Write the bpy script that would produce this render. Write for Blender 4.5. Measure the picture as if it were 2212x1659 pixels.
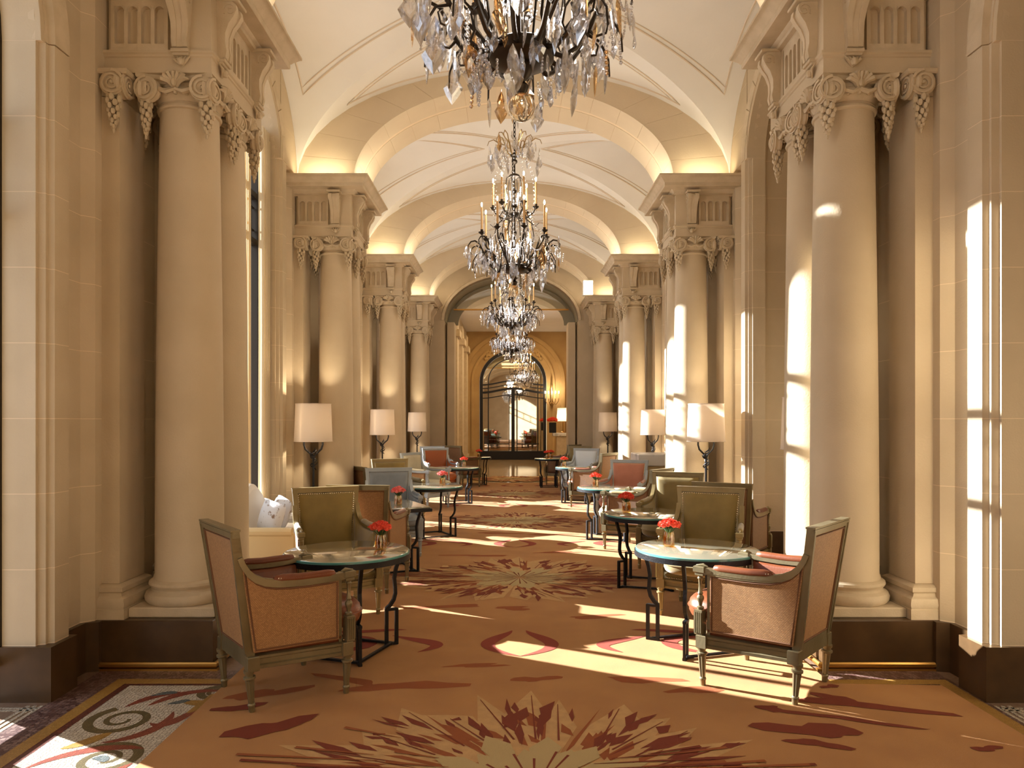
import bpy, bmesh, math, random
from mathutils import Vector, Matrix
PI = math.pi
sin, cos, sqrt = math.sin, math.cos, math.sqrt
rnd = random.Random(7)
for o in list(bpy.data.objects):
    bpy.data.objects.remove(o)
SC = bpy.context.scene
COL = SC.collection

# ------------------------------------------------------------------ camera, light, exposure
cam_d = bpy.data.cameras.new('camera')
cam = bpy.data.objects.new('camera', cam_d)
COL.objects.link(cam)
cam.location = (-0.05, 0, 1.5)
cam.rotation_euler = (PI / 2, 0, 0)
cam_d.sensor_width = 36
cam_d.lens = 1560 / 2212 * 36
cam_d.shift_x = 0.0027
cam_d.shift_y = 0.0364
cam_d.clip_end = 200
SC.camera = cam
SC.view_settings.view_transform = 'Standard'
SC.view_settings.look = 'None'
SC.view_settings.gamma = 1
SC.view_settings.use_curve_mapping = False
SC.view_settings.exposure = 0.12
SC.cycles.max_bounces = 10
SC.cycles.diffuse_bounces = 5
SC.cycles.transparent_max_bounces = 24
SC.cycles.sample_clamp_indirect = 6
SC.cycles.use_denoising = True

W = bpy.data.worlds.new('world')
SC.world = W
W.use_nodes = True
W.node_tree.nodes['Background'].inputs[0].default_value = (0.72, 0.82, 1.0, 1)
W.node_tree.nodes['Background'].inputs[1].default_value = 2.0

SUN_AZ = (0.880, -0.475)
SUN_EL = math.radians(21.5)
sd = bpy.data.lights.new('sun', 'SUN')
sd.energy = 34
sd.color = (0.97, 0.98, 1.0)
sd.angle = math.radians(0.5)
sun = bpy.data.objects.new('sun', sd)
COL.objects.link(sun)
dirv = Vector((SUN_AZ[0] * cos(SUN_EL), SUN_AZ[1] * cos(SUN_EL), -sin(SUN_EL)))
sun.rotation_euler = dirv.to_track_quat('-Z', 'Y').to_euler()
sun.location = (-8, 10, 6)

WARM = (1.0, 0.84, 0.62)
def area(name, loc, rot, sx, sy, power, color=WARM, spread=None):
    d = bpy.data.lights.new(name, 'AREA')
    d.shape = 'RECTANGLE'
    d.size, d.size_y = sx, sy
    d.energy = power
    d.color = color
    if spread: d.spread = spread
    o = bpy.data.objects.new(name, d)
    COL.objects.link(o)
    o.location = loc
    o.rotation_euler = rot
    return o
def point(name, loc, power, color=WARM, r=0.05):
    d = bpy.data.lights.new(name, 'POINT')
    d.energy = power
    d.color = color
    d.shadow_soft_size = r
    o = bpy.data.objects.new(name, d)
    COL.objects.link(o)
    o.location = loc
    return o
def spot(name, loc, power, ang=60, color=WARM, rot=(0, 0, 0)):
    d = bpy.data.lights.new(name, 'SPOT')
    d.energy = power
    d.color = color
    d.spot_size = math.radians(ang)
    d.spot_blend = 0.8
    d.shadow_soft_size = 0.04
    o = bpy.data.objects.new(name, d)
    COL.objects.link(o)
    o.location = loc
    o.rotation_euler = rot
    return o

# ------------------------------------------------------------------ materials
def mat(name, col, rough=0.6, metal=0.0, col2=None, nscale=8.0, bump=0.0, bscale=60.0, spec=0.5, coat=0.0,
        sheen=0.0, stretch=None, contrast=(0.35, 0.65), emis=None, estr=0, trans=0, ior=1.45):
    m = bpy.data.materials.new(name)
    m.use_nodes = True
    nt = m.node_tree
    b = nt.nodes['Principled BSDF']
    b.inputs['Base Color'].default_value = (*col, 1)
    b.inputs['Roughness'].default_value = rough
    b.inputs['Metallic'].default_value = metal
    b.inputs['Specular IOR Level'].default_value = spec
    b.inputs['Coat Weight'].default_value = coat
    b.inputs['Sheen Weight'].default_value = sheen
    b.inputs['Transmission Weight'].default_value = trans
    b.inputs['IOR'].default_value = ior
    if emis:
        b.inputs['Emission Color'].default_value = (*emis, 1)
        b.inputs['Emission Strength'].default_value = estr
    tc = nt.nodes.new('ShaderNodeTexCoord')
    vec = tc.outputs['Object']
    if stretch:
        mp = nt.nodes.new('ShaderNodeMapping')
        mp.inputs['Scale'].default_value = stretch
        nt.links.new(vec, mp.inputs[0])
        vec = mp.outputs[0]
    if col2:
        n = nt.nodes.new('ShaderNodeTexNoise')
        n.inputs['Scale'].default_value = nscale
        n.inputs['Detail'].default_value = 5
        r = nt.nodes.new('ShaderNodeValToRGB')
        r.color_ramp.elements[0].position = contrast[0]
        r.color_ramp.elements[1].position = contrast[1]
        r.color_ramp.elements[0].color = (*col, 1)
        r.color_ramp.elements[1].color = (*col2, 1)
        nt.links.new(vec, n.inputs['Vector'])
        nt.links.new(n.outputs['Fac'], r.inputs['Fac'])
        nt.links.new(r.outputs['Color'], b.inputs['Base Color'])
    if bump:
        n2 = nt.nodes.new('ShaderNodeTexNoise')
        n2.inputs['Scale'].default_value = bscale
        n2.inputs['Detail'].default_value = 3
        nt.links.new(vec, n2.inputs['Vector'])
        bp = nt.nodes.new('ShaderNodeBump')
        bp.inputs['Strength'].default_value = bump
        bp.inputs['Distance'].default_value = 0.01
        nt.links.new(n2.outputs['Fac'], bp.inputs['Height'])
        nt.links.new(bp.outputs['Normal'], b.inputs['Normal'])
    return m

def cane_mat(name, c1, c2, scale=110, kind='weave'):
    m = bpy.data.materials.new(name)
    m.use_nodes = True
    nt = m.node_tree
    b = nt.nodes['Principled BSDF']
    b.inputs['Roughness'].default_value = 0.55
    tc = nt.nodes.new('ShaderNodeTexCoord')
    br = nt.nodes.new('ShaderNodeTexBrick')
    br.inputs['Scale'].default_value = scale
    br.inputs['Color1'].default_value = (*c1, 1)
    br.inputs['Color2'].default_value = (*[(a + b_) / 2 for a, b_ in zip(c1, c2)], 1)
    br.inputs['Mortar'].default_value = (*c2, 1)
    br.inputs['Mortar Size'].default_value = 0.08
    br.inputs['Brick Width'].default_value = 0.9
    br.inputs['Row Height'].default_value = 0.55
    sep = nt.nodes.new('ShaderNodeSeparateXYZ')
    add = nt.nodes.new('ShaderNodeMath')
    add.operation = 'ADD'
    cmb = nt.nodes.new('ShaderNodeCombineXYZ')
    nt.links.new(tc.outputs['Object'], sep.inputs[0])
    nt.links.new(sep.outputs['X'], add.inputs[0])
    nt.links.new(sep.outputs['Y'], add.inputs[1])
    nt.links.new(add.outputs[0], cmb.inputs['X'])
    nt.links.new(sep.outputs['Z'], cmb.inputs['Y'])
    nt.links.new(cmb.outputs[0], br.inputs['Vector'])
    nt.links.new(br.outputs['Color'], b.inputs['Base Color'])
    bp = nt.nodes.new('ShaderNodeBump')
    bp.inputs['Strength'].default_value = 0.5
    bp.inputs['Distance'].default_value = 0.003
    inv = nt.nodes.new('ShaderNodeMath')
    inv.operation = 'SUBTRACT'
    inv.inputs[0].default_value = 1
    nt.links.new(br.outputs['Fac'], inv.inputs[1])
    nt.links.new(inv.outputs[0], bp.inputs['Height'])
    nt.links.new(bp.outputs['Normal'], b.inputs['Normal'])
    return m

def glass_mat(name, tint=(1, 1, 1), gloss=0.12, refr=0.0, rough=0.02):
    m = bpy.data.materials.new(name)
    m.use_nodes = True
    nt = m.node_tree
    nt.nodes.remove(nt.nodes['Principled BSDF'])
    out = nt.nodes['Material Output']
    t = nt.nodes.new('ShaderNodeBsdfTransparent')
    t.inputs[0].default_value = (*tint, 1)
    g = nt.nodes.new('ShaderNodeBsdfGlossy')
    g.inputs['Roughness'].default_value = rough
    g.inputs[0].default_value = (1, 1, 1, 1)
    mx = nt.nodes.new('ShaderNodeMixShader')
    mx.inputs[0].default_value = gloss
    nt.links.new(t.outputs[0], mx.inputs[1])
    nt.links.new(g.outputs[0], mx.inputs[2])
    last = mx
    if refr:
        r = nt.nodes.new('ShaderNodeBsdfGlass')
        r.inputs['Roughness'].default_value = 0.0
        r.inputs['IOR'].default_value = 1.5
        r.inputs[0].default_value = (*tint, 1)
        m2 = nt.nodes.new('ShaderNodeMixShader')
        m2.inputs[0].default_value = refr
        nt.links.new(mx.outputs[0], m2.inputs[1])
        nt.links.new(r.outputs[0], m2.inputs[2])
        last = m2
    nt.links.new(last.outputs[0], out.inputs['Surface'])
    return m

STONE = mat('limestone', (0.575, 0.465, 0.315), 0.75, col2=(0.485, 0.385, 0.25), nscale=2.2, bump=0.15, bscale=90, contrast=(0.3, 0.75))
ARCHM = mat('arch_stone', (0.66, 0.55, 0.39), 0.8, col2=(0.62, 0.51, 0.36), nscale=2, bump=0.1)
STONE2 = mat('carved_limestone', (0.59, 0.48, 0.33), 0.75, col2=(0.51, 0.41, 0.27), nscale=9, bump=0.15, bscale=120)
MORTAR = mat('pale_mortar', (0.74, 0.60, 0.42), 0.9)
VAULT = mat('vault_stone', (0.78, 0.76, 0.72), 0.8, col2=(0.74, 0.72, 0.68), nscale=1.6, bump=0.08, bscale=50)
VMOULD = mat('vault_moulding', (0.66, 0.56, 0.44), 0.8)
BROWN = mat('brown_marble', (0.085, 0.046, 0.019), 0.30, col2=(0.06, 0.033, 0.014), nscale=6, spec=0.35)
BRASS = mat('old_brass', (0.50, 0.27, 0.07), 0.35, metal=0.9)
CARPET = mat('carpet_wool', (0.49, 0.225, 0.052), 0.95, col2=(0.42, 0.18, 0.038), nscale=3.0, bump=0.6, bscale=420, sheen=0.15)
C_CREAM = mat('carpet_cream', (0.60, 0.36, 0.15), 0.95, col2=(0.52, 0.31, 0.13), nscale=20, bump=0.5, bscale=420)
C_DARK = mat('carpet_rust', (0.20, 0.035, 0.012), 0.95, bump=0.5, bscale=420)
C_RED = mat('carpet_red', (0.27, 0.045, 0.022), 0.95, bump=0.5, bscale=420)
C_MID = mat('carpet_brown', (0.31, 0.085, 0.022), 0.95, bump=0.5, bscale=420)
C_SAGE = mat('carpet_sage', (0.50, 0.37, 0.17), 0.95, bump=0.5, bscale=420)

def tess_mat(name, c1, c2, mortar, scale=60):
    m = mat(name, c1, 0.35)
    nt = m.node_tree
    b = nt.nodes['Principled BSDF']
    tc = nt.nodes.new('ShaderNodeTexCoord')
    v = nt.nodes.new('ShaderNodeTexVoronoi')
    v.feature = 'DISTANCE_TO_EDGE'
    v.inputs['Scale'].default_value = scale
    v.inputs['Randomness'].default_value = 0.55
    v2 = nt.nodes.new('ShaderNodeTexVoronoi')
    v2.inputs['Scale'].default_value = scale
    v2.inputs['Randomness'].default_value = 0.55
    r = nt.nodes.new('ShaderNodeValToRGB')
    r.color_ramp.elements[0].position = 0.04
    r.color_ramp.elements[1].position = 0.09
    r.color_ramp.elements[0].color = (0, 0, 0, 1)
    mx = nt.nodes.new('ShaderNodeMixRGB')
    mx.inputs[1].default_value = (*mortar, 1)
    m3 = nt.nodes.new('ShaderNodeMixRGB')
    m3.inputs[1].default_value = (*c1, 1)
    m3.inputs[2].default_value = (*c2, 1)
    sp = nt.nodes.new('ShaderNodeSeparateColor')
    for vv in (v, v2):
        nt.links.new(tc.outputs['Object'], vv.inputs['Vector'])
    nt.links.new(v.outputs['Distance'], r.inputs[0])
    nt.links.new(v2.outputs['Color'], sp.inputs[0])
    nt.links.new(sp.outputs[0], m3.inputs[0])
    nt.links.new(r.outputs[0], mx.inputs[0])
    nt.links.new(m3.outputs[0], mx.inputs[2])
    nt.links.new(mx.outputs[0], b.inputs['Base Color'])
    return m
T_WHITE = tess_mat('tesserae_white', (0.62, 0.56, 0.45), (0.48, 0.42, 0.32), (0.13, 0.09, 0.06), 52)
T_YEL = tess_mat('tesserae_ochre', (0.42, 0.24, 0.06), (0.34, 0.18, 0.04), (0.2, 0.12, 0.04), 80)
T_DARK = tess_mat('tesserae_dark_red', (0.10, 0.03, 0.022), (0.17, 0.05, 0.03), (0.03, 0.01, 0.01), 60)
T_TERR = tess_mat('terrazzo_red', (0.085, 0.035, 0.028), (0.26, 0.17, 0.14), (0.05, 0.02, 0.018), 45)
T_GREEN = tess_mat('tesserae_olive', (0.11, 0.085, 0.035), (0.16, 0.12, 0.05), (0.04, 0.03, 0.02), 80)
T_RED = tess_mat('tesserae_red', (0.30, 0.075, 0.04), (0.22, 0.05, 0.03), (0.08, 0.02, 0.02), 80)
T_BLUE = tess_mat('tesserae_blue', (0.10, 0.12, 0.12), (0.16, 0.18, 0.17), (0.03, 0.03, 0.03), 80)
FLOORM = mat('pale_floor_marble', (0.46, 0.34, 0.20), 0.10, col2=(0.38, 0.27, 0.15), nscale=2)
FLOOR2 = mat('terrazzo_floor', (0.20, 0.12, 0.075), 0.3, col2=(0.27, 0.18, 0.12), nscale=40)
OUTG = mat('outside_paving', (0.45, 0.43, 0.40), 0.9)
OLIVE_F = mat('olive_gilt_wood', (0.32, 0.245, 0.11), 0.34, metal=0.35, col2=(0.26, 0.195, 0.085), nscale=6, bump=0.1)
GREY_F = mat('grey_green_wood', (0.25, 0.205, 0.115), 0.30, metal=0.5, col2=(0.19, 0.155, 0.085), nscale=6, bump=0.1)
BLUE_F = mat('blue_grey_wood', (0.40, 0.44, 0.46), 0.4, metal=0.15, col2=(0.33, 0.37, 0.39), nscale=6, bump=0.1)
U_OLIVE = mat('olive_velvet', (0.275, 0.19, 0.045), 0.55, col2=(0.20, 0.135, 0.03), nscale=5, sheen=0.5)
U_BROWN = mat('russet_leather', (0.19, 0.055, 0.020), 0.34, col2=(0.13, 0.035, 0.013), nscale=5, bump=0.08, bscale=120)
U_BLUE = mat('grey_blue_leather', (0.22, 0.25, 0.28), 0.35, col2=(0.17, 0.19, 0.21), nscale=5)
U_PALE = mat('pale_sage_leather', (0.50, 0.46, 0.33), 0.4, col2=(0.42, 0.38, 0.27), nscale=5)
U_SALMON = mat('salmon_velvet', (0.50, 0.20, 0.12), 0.6, col2=(0.42, 0.16, 0.09), nscale=5, sheen=0.4)
U_ICE = mat('ice_blue_leather', (0.60, 0.66, 0.70), 0.4)
U_RUST = mat('rust_leather', (0.33, 0.085, 0.018), 0.4)
CANE = cane_mat('woven_cane', (0.46, 0.25, 0.10), (0.20, 0.095, 0.035), 84)
CANE_D = cane_mat('dark_woven_cane', (0.30, 0.16, 0.07), (0.13, 0.065, 0.03), 84)
BRAID = mat('brown_braid', (0.16, 0.07, 0.03), 0.7)
NAIL = mat('nailheads', (0.75, 0.66, 0.50), 0.25, metal=1.0)
IRON = mat('black_iron', (0.022, 0.021, 0.022), 0.42, metal=0.6, bump=0.2, bscale=80)
BRONZE = mat('dark_bronze', (0.045, 0.034, 0.024), 0.35, metal=0.8)
GILT = mat('aged_gilt', (0.36, 0.24, 0.10), 0.3, metal=0.9)
TGLASS = mat('table_glass', (0.30, 0.28, 0.20), 0.035, spec=1.0, coat=1.0, ior=1.9)
TEDGE = mat('green_glass_edge', (0.10, 0.30, 0.28), 0.1, spec=0.8)
WGLASS = glass_mat('window_glass', (0.96, 0.98, 0.98), 0.08)
VASEG = glass_mat('amber_glass', (0.96, 0.84, 0.55), 0.10)
VWATER = glass_mat('amber_water', (0.86, 0.58, 0.10), 0.04)
CRYST = glass_mat('crystal', (0.96, 0.97, 1.0), 0.42, refr=0.5, rough=0.04)
CRYSA = glass_mat('amber_crystal', (0.88, 0.72, 0.50), 0.25, refr=0.6, rough=0.04)
MIRROR = mat('mirror_glass', (0.72, 0.68, 0.58), 0.02, metal=1.0)
SHADE = mat('linen_shade', (0.80, 0.72, 0.62), 0.8)
SHADE.node_tree.nodes['Principled BSDF'].inputs['Subsurface Weight'].default_value = 0
def translucent(name, col, t=0.5):
    m = bpy.data.materials.new(name)
    m.use_nodes = True
    nt = m.node_tree
    nt.nodes.remove(nt.nodes['Principled BSDF'])
    d = nt.nodes.new('ShaderNodeBsdfDiffuse')
    tr = nt.nodes.new('ShaderNodeBsdfTranslucent')
    d.inputs[0].default_value = (*col, 1)
    tr.inputs[0].default_value = (*col, 1)
    mx = nt.nodes.new('ShaderNodeMixShader')
    mx.inputs[0].default_value = t
    nt.links.new(d.outputs[0], mx.inputs[1])
    nt.links.new(tr.outputs[0], mx.inputs[2])
    nt.links.new(mx.outputs[0], nt.nodes['Material Output'].inputs['Surface'])
    return m
SHADE = translucent('linen_lampshade', (0.82, 0.74, 0.64), 0.45)
DRAPE = mat('light_block_drape', (0.50, 0.40, 0.26), 0.85)  # opaque cloth for the added light-blocking drape
CURT = translucent('cream_curtain', (0.72, 0.60, 0.40), 0.3)
SOFA = mat('white_linen', (0.74, 0.71, 0.66), 0.85, bump=0.1, bscale=200)
SOFAB = mat('straw_linen', (0.60, 0.47, 0.26), 0.85)
CUSH = mat('grey_floral_print', (0.58, 0.58, 0.60), 0.8, col2=(0.20, 0.12, 0.07), nscale=16, contrast=(0.58, 0.66))
FLOWER = mat('coral_red_petals', (0.80, 0.055, 0.025), 0.6, col2=(0.90, 0.13, 0.06), nscale=60)
FLOWP = mat('pink_petals', (0.85, 0.30, 0.26), 0.6, col2=(0.85, 0.12, 0.10), nscale=60)
LEAF = mat('green_stems', (0.035, 0.085, 0.02), 0.6)
CANDLE = mat('candle_wax', (0.66, 0.42, 0.19), 0.5)
FLAME = mat('flame_bulb', (1, 0.8, 0.5), 0.4, emis=(1, 0.80, 0.50), estr=40)
MARBLE = mat('white_veined_marble', (0.74, 0.73, 0.70), 0.2, col2=(0.45, 0.46, 0.46), nscale=3, contrast=(0.55, 0.62))
GREEN_ARCH = mat('grey_green_stone', (0.30, 0.27, 0.19), 0.7)  # green-grey stone of the end arch soffit
GOLDW = mat('warm_ochre_stone', (0.52, 0.35, 0.15), 0.75, col2=(0.45, 0.29, 0.12), nscale=2)
WHITEP = mat('white_enamel', (0.85, 0.83, 0.78), 0.5)
BULB = mat('warm_bulb', (1, 0.9, 0.7), 0.5, emis=(1, 0.78, 0.5), estr=12)

# ------------------------------------------------------------------ mesh builder
class MB:
    def __init__(s, mx=None):
        s.v = []; s.f = []; s.m = []; s.mx = mx; s.mi = 0
    def add(s, vs, fs):
        b = len(s.v)
        if s.mx is not None:
            vs = [tuple(s.mx @ Vector(p)) for p in vs]
        s.v.extend(vs)
        s.f.extend([tuple(b + i for i in f) for f in fs])
        s.m.extend([s.mi] * len(fs))
        return s
    def box(s, x0, x1, y0, y1, z0, z1, bev=0.0):
        if x0 > x1: x0, x1 = x1, x0
        if y0 > y1: y0, y1 = y1, y0
        if bev <= 0:
            vs = [(x0, y0, z0), (x1, y0, z0), (x1, y1, z0), (x0, y1, z0), (x0, y0, z1), (x1, y0, z1), (x1, y1, z1), (x0, y1, z1)]
            return s.add(vs, [(3, 2, 1, 0), (4, 5, 6, 7), (0, 1, 5, 4), (1, 2, 6, 5), (2, 3, 7, 6), (3, 0, 4, 7)])
        b = bev
        r = lambda e: [(x0 + e, y0 + e), (x1 - e, y0 + e), (x1 - e, y1 - e), (x0 + e, y1 - e)]
        rings = [[(x, y, z0) for x, y in r(b)], [(x, y, z0 + b) for x, y in r(0)], [(x, y, z1 - b) for x, y in r(0)], [(x, y, z1) for x, y in r(b)]]
        return s.loft(rings)
    def loft(s, rings, cap=True, closed=True):
        n = len(rings[0]); vs = []; fs = []
        for r in rings: vs.extend(r)
        for i in range(len(rings) - 1):
            for j in range(n if closed else n - 1):
                a = i * n + j; b = i * n + (j + 1) % n
                fs.append((a, b, b + n, a + n))
        if cap:
            fs.append(tuple(reversed(range(n))))
            fs.append(tuple(range((len(rings) - 1) * n, len(rings) * n)))
        return s.add(vs, fs)
    def prism(s, poly, z0, z1):
        return s.loft([[(x, y, z0) for x, y in poly], [(x, y, z1) for x, y in poly]])
    def lathe(s, prof, n=20, cx=0, cy=0, sx=1, sy=1):
        return s.loft([[(cx + sx * r * cos(2 * PI * k / n), cy + sy * r * sin(2 * PI * k / n), z) for k in range(n)] for r, z in prof])
    def tube(s, path, r, n=6, closed=False, flat=None):
        P = [Vector(p) for p in path]; L = len(P); rings = []
        prev = None
        for i in range(L):
            if closed:
                t = P[(i + 1) % L] - P[i - 1]
            else:
                t = P[min(i + 1, L - 1)] - P[max(i - 1, 0)]
            if t.length < 1e-9: t = Vector((0, 0, 1))
            t.normalize()
            if prev is None:
                a = Vector((0, 0, 1)) if abs(t.z) < 0.9 else Vector((1, 0, 0))
                u = t.cross(a).normalized()
            else:
                u = (prev - t * prev.dot(t))
                if u.length < 1e-6: u = t.orthogonal()
                u.normalize()
            prev = u
            w = t.cross(u)
            rr = r[i] if isinstance(r, (list, tuple)) else r
            f = flat if flat else 1
            rings.append([tuple(P[i] + u * (rr * cos(2 * PI * (k + .5) / n)) + w * (rr * f * sin(2 * PI * (k + .5) / n))) for k in range(n)])
        if closed:
            rings.append(rings[0])
            return s.loft(rings, cap=False)
        return s.loft(rings)
    def bar(s, path, w, h, up=(0, 0, 1)):
        """rectangular section swept along path; w across, h along up."""
        P = [Vector(p) for p in path]; L = len(P); rings = []; U = Vector(up)
        for i in range(L):
            t = (P[min(i + 1, L - 1)] - P[max(i - 1, 0)]).normalized()
            side = t.cross(U)
            if side.length < 1e-6: side = t.orthogonal()
            side.normalize()
            u2 = side.cross(t).normalized()
            a = side * (w / 2); b = u2 * (h / 2)
            rings.append([tuple(P[i] + a + b), tuple(P[i] - a + b), tuple(P[i] - a - b), tuple(P[i] + a - b)])
        return s.loft(rings)
    def sphere(s, c, rx, ry=None, rz=None, n=8, m=5):
        ry = ry or rx; rz = rz or rx
        vs = [(c[0], c[1], c[2] - rz)]
        for i in range(1, m):
            a = -PI / 2 + PI * i / m
            for k in range(n):
                vs.append((c[0] + rx * cos(a) * cos(2 * PI * k / n), c[1] + ry * cos(a) * sin(2 * PI * k / n), c[2] + rz * sin(a)))
        vs.append((c[0], c[1], c[2] + rz))
        fs = []
        for k in range(n):
            fs.append((0, 1 + (k + 1) % n, 1 + k))
            fs.append((len(vs) - 1, 1 + (m - 2) * n + k, 1 + (m - 2) * n + (k + 1) % n))
        for i in range(m - 2):
            for k in range(n):
                a = 1 + i * n + k; b = 1 + i * n + (k + 1) % n
                fs.append((a, b, b + n, a + n))
        return s.add(vs, fs)
    def mesh(s, name, smooth=True, recalc=True, angle=35, nm=1):
        me = bpy.data.meshes.new(name)
        me.from_pydata(s.v, [], s.f)
        if recalc:
            bm = bmesh.new(); bm.from_mesh(me)
            bmesh.ops.recalc_face_normals(bm, faces=bm.faces)
            bm.to_mesh(me); bm.free()
        for _ in range(nm): me.materials.append(None)
        if nm > 1: me.polygons.foreach_set('material_index', s.m)
        if smooth:
            me.polygons.foreach_set('use_smooth', [True] * len(me.polygons))
            me.set_sharp_from_angle(angle=math.radians(angle))
        me.update()
        return me

def put(name, me, m, parent=None, loc=(0, 0, 0), rot=(0, 0, 0), sc=(1, 1, 1)):
    o = bpy.data.objects.new(name, me)
    COL.objects.link(o)
    if parent is not None: o.parent = parent
    o.location = loc; o.rotation_euler = rot; o.scale = sc
    ms = m if isinstance(m, (list, tuple)) else [m]
    for i, x in enumerate(ms):
        if i < len(o.material_slots):
            o.material_slots[i].link = 'OBJECT'
            o.material_slots[i].material = x
    return o
def build(mb, name, m, parent=None, smooth=True, **k):
    ms = m if isinstance(m, (list, tuple)) else [m]
    recalc = k.pop('recalc', True)
    return put(name, mb.mesh(name, smooth, recalc=recalc, nm=len(ms)), m, parent, **k)
def empty(name, loc=(0, 0, 0), rz=0, sc=(1, 1, 1), parent=None):
    o = bpy.data.objects.new(name, None)
    COL.objects.link(o)
    o.empty_display_size = 0.1
    o.location = loc; o.rotation_euler = (0, 0, rz); o.scale = sc
    if parent: o.parent = parent
    return o
def tag(o, label=None, cat=None, group=None, kind=None):
    if label: o['label'] = label
    if cat: o['category'] = cat
    if group: o['group'] = group
    if kind: o['kind'] = kind
    return o

# ------------------------------------------------------------------ layout numbers
S = 3.95
Y0 = 4.46; EL = 0.90            # entablature front and length
PC = Y0 + EL / 2                # pier centre
CX = 2.12                       # column axis
EI = 1.89                       # inner face of the entablature
WA = 2.52                       # nave wall plane
ZC = 4.31                       # cornice top / vault springing
PH = 1.045                      # pier half length
ORD = ['nearest', 'second', 'third', 'farthest']
SIDE = {-1: 'left', 1: 'right'}

# ------------------------------------------------------------------ floor
fl = MB().box(-9, 9, -4, 17.62, -0.06, 0)
f = build(fl, 'floor', FLOOR2, smooth=False); tag(f, 'dark terrazzo floor under the carpet and in the side bays', 'floor', kind='structure')
f = build(MB().box(-3.2, 3.6, 17.62, 30, -0.06, 0.0), 'floor', FLOORM, smooth=False)
tag(f, 'glossy pale marble floor beyond the end of the carpet', 'floor', kind='structure')
g = build(MB().box(-60, -3.3, -30, 60, -0.5, -0.25), 'ground', OUTG, smooth=False)
tag(g, 'pale paving outside the tall windows', 'ground', kind='structure')

# mosaic bands ------------------------------------------------------
def flat(mb, pts, z):
    mb.add([(x, y, z) for x, y in pts], [tuple(range(len(pts)))])
ZINC = [0]
def ribbon(mb, path, ws, z):
    ZINC[0] = (ZINC[0] + 1) % 40; z += ZINC[0] * .000012
    P = [Vector((p[0], p[1], 0)) for p in path]; n = len(P); L = []; R = []
    for i in range(n):
        t = (P[min(i + 1, n - 1)] - P[max(i - 1, 0)])
        if t.length < 1e-9: t = Vector((1, 0, 0))
        t.normalize(); q = Vector((-t.y, t.x, 0))
        w = ws[i] if isinstance(ws, (list, tuple)) else ws
        L.append((P[i] + q * w / 2)); R.append((P[i] - q * w / 2))
    vs = [(p.x, p.y, z) for p in L] + [(p.x, p.y, z) for p in R]
    mb.add(vs, [(i, i + 1, n + i + 1, n + i) for i in range(n - 1)])
mos = empty('mosaic_border', (0, 0, 0))
tag(mos, 'mosaic floor of scrolls inside ochre and dark red bands beside the carpet', 'mosaic')
for s in (-1, 1):
    # terrazzo border area in bay 0 and along the pier
    q = MB()
    x_in = 1.55 if s < 0 else 1.7
    if s < 0: q.box(-1.662, -2.50, -1.5, 4.34, 0, 0.002)
    else: q.box(2.392, 2.50, -1.5, 4.34, 0, 0.002); q.box(1.782, 2.392, 4.105, 4.34, 0, .002)
    build(q, 'terrazzo_band', T_TERR, mos, smooth=False)
    q = MB()
    fy, fx = (4.09, 2.20)
    if s < 0:
        q.box(-1.662, -fx - .045, -1.5, fy + .03, 0.002, 0.0028)
        build(q, 'dark_band', T_DARK, mos, smooth=False)
    q = MB()
    yb = fy + (.03 if s < 0 else .02)
    xo = 2.245 if s < 0 else 2.40
    q.box(s * xo, s * (xo + .075), -1.5, yb + .075, 0.002, 0.0035)
    q.box(s * (1.662 if s < 0 else 1.785), s * xo, yb, yb + .075, 0.002, 0.0035)
    build(q, 'ochre_band', T_YEL, mos, smooth=False)
    q = MB()
    for k in range(3):
        a = 2.50 + .035 * k
        q.box(s * a, s * (a + .018), -1.5, 3.80, 0, 0.003)
    q.box(s * 2.51, s * 3.1, 3.76, 3.775, 0.0, 0.003)
    q.box(s * 2.51, s * 3.1, 3.73, 3.745, 0.0, 0.003)
    build(q, 'white_line', T_WHITE, mos, smooth=False)
q = MB().box(-2.20, -1.662, -1.5, 4.09, 0.002, 0.0034)
build(q, 'white_field', T_WHITE, mos, smooth=False)
def spiral(cx, cy, r0, r1, a0, turns, w0, w1, sx=1, n=44):
    path = []; ws = []
    for i in range(n):
        t = i / (n - 1)
        r = r0 + (r1 - r0) * t; a = a0 + turns * 2 * PI * t
        path.append((cx + sx * r * cos(a), cy + r * sin(a))); ws.append(w0 + (w1 - w0) * t)
    return path, ws
def bez(p0, p1, p2, p3, n=14):
    return [tuple((1 - t) ** 3 * a + 3 * (1 - t) ** 2 * t * b + 3 * (1 - t) * t * t * c + t ** 3 * d for a, b, c, d in zip(p0, p1, p2, p3)) for t in [i / (n - 1) for i in range(n)]]
def taper(n, w, p=1.0):
    return [w * sin(PI * (i + .15) / (n - .7)) ** p for i in range(n)]
zz = 0.0040
q = MB()
for (cx, cy, r, a0, sx) in [(-1.99, 3.62, .17, 2.2, 1), (-1.84, 3.20, .16, 0.4, -1), (-1.66, 3.98, .10, 1, 1), (-1.99, 2.7, .17, 0, 1)]:
    q = MB(); p, w = spiral(cx, cy, r, .03, a0, 1.7, .052, .018, sx); ribbon(q, p, w, zz); build(q, 'olive_scroll', T_GREEN, mos, smooth=False, recalc=False)

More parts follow.
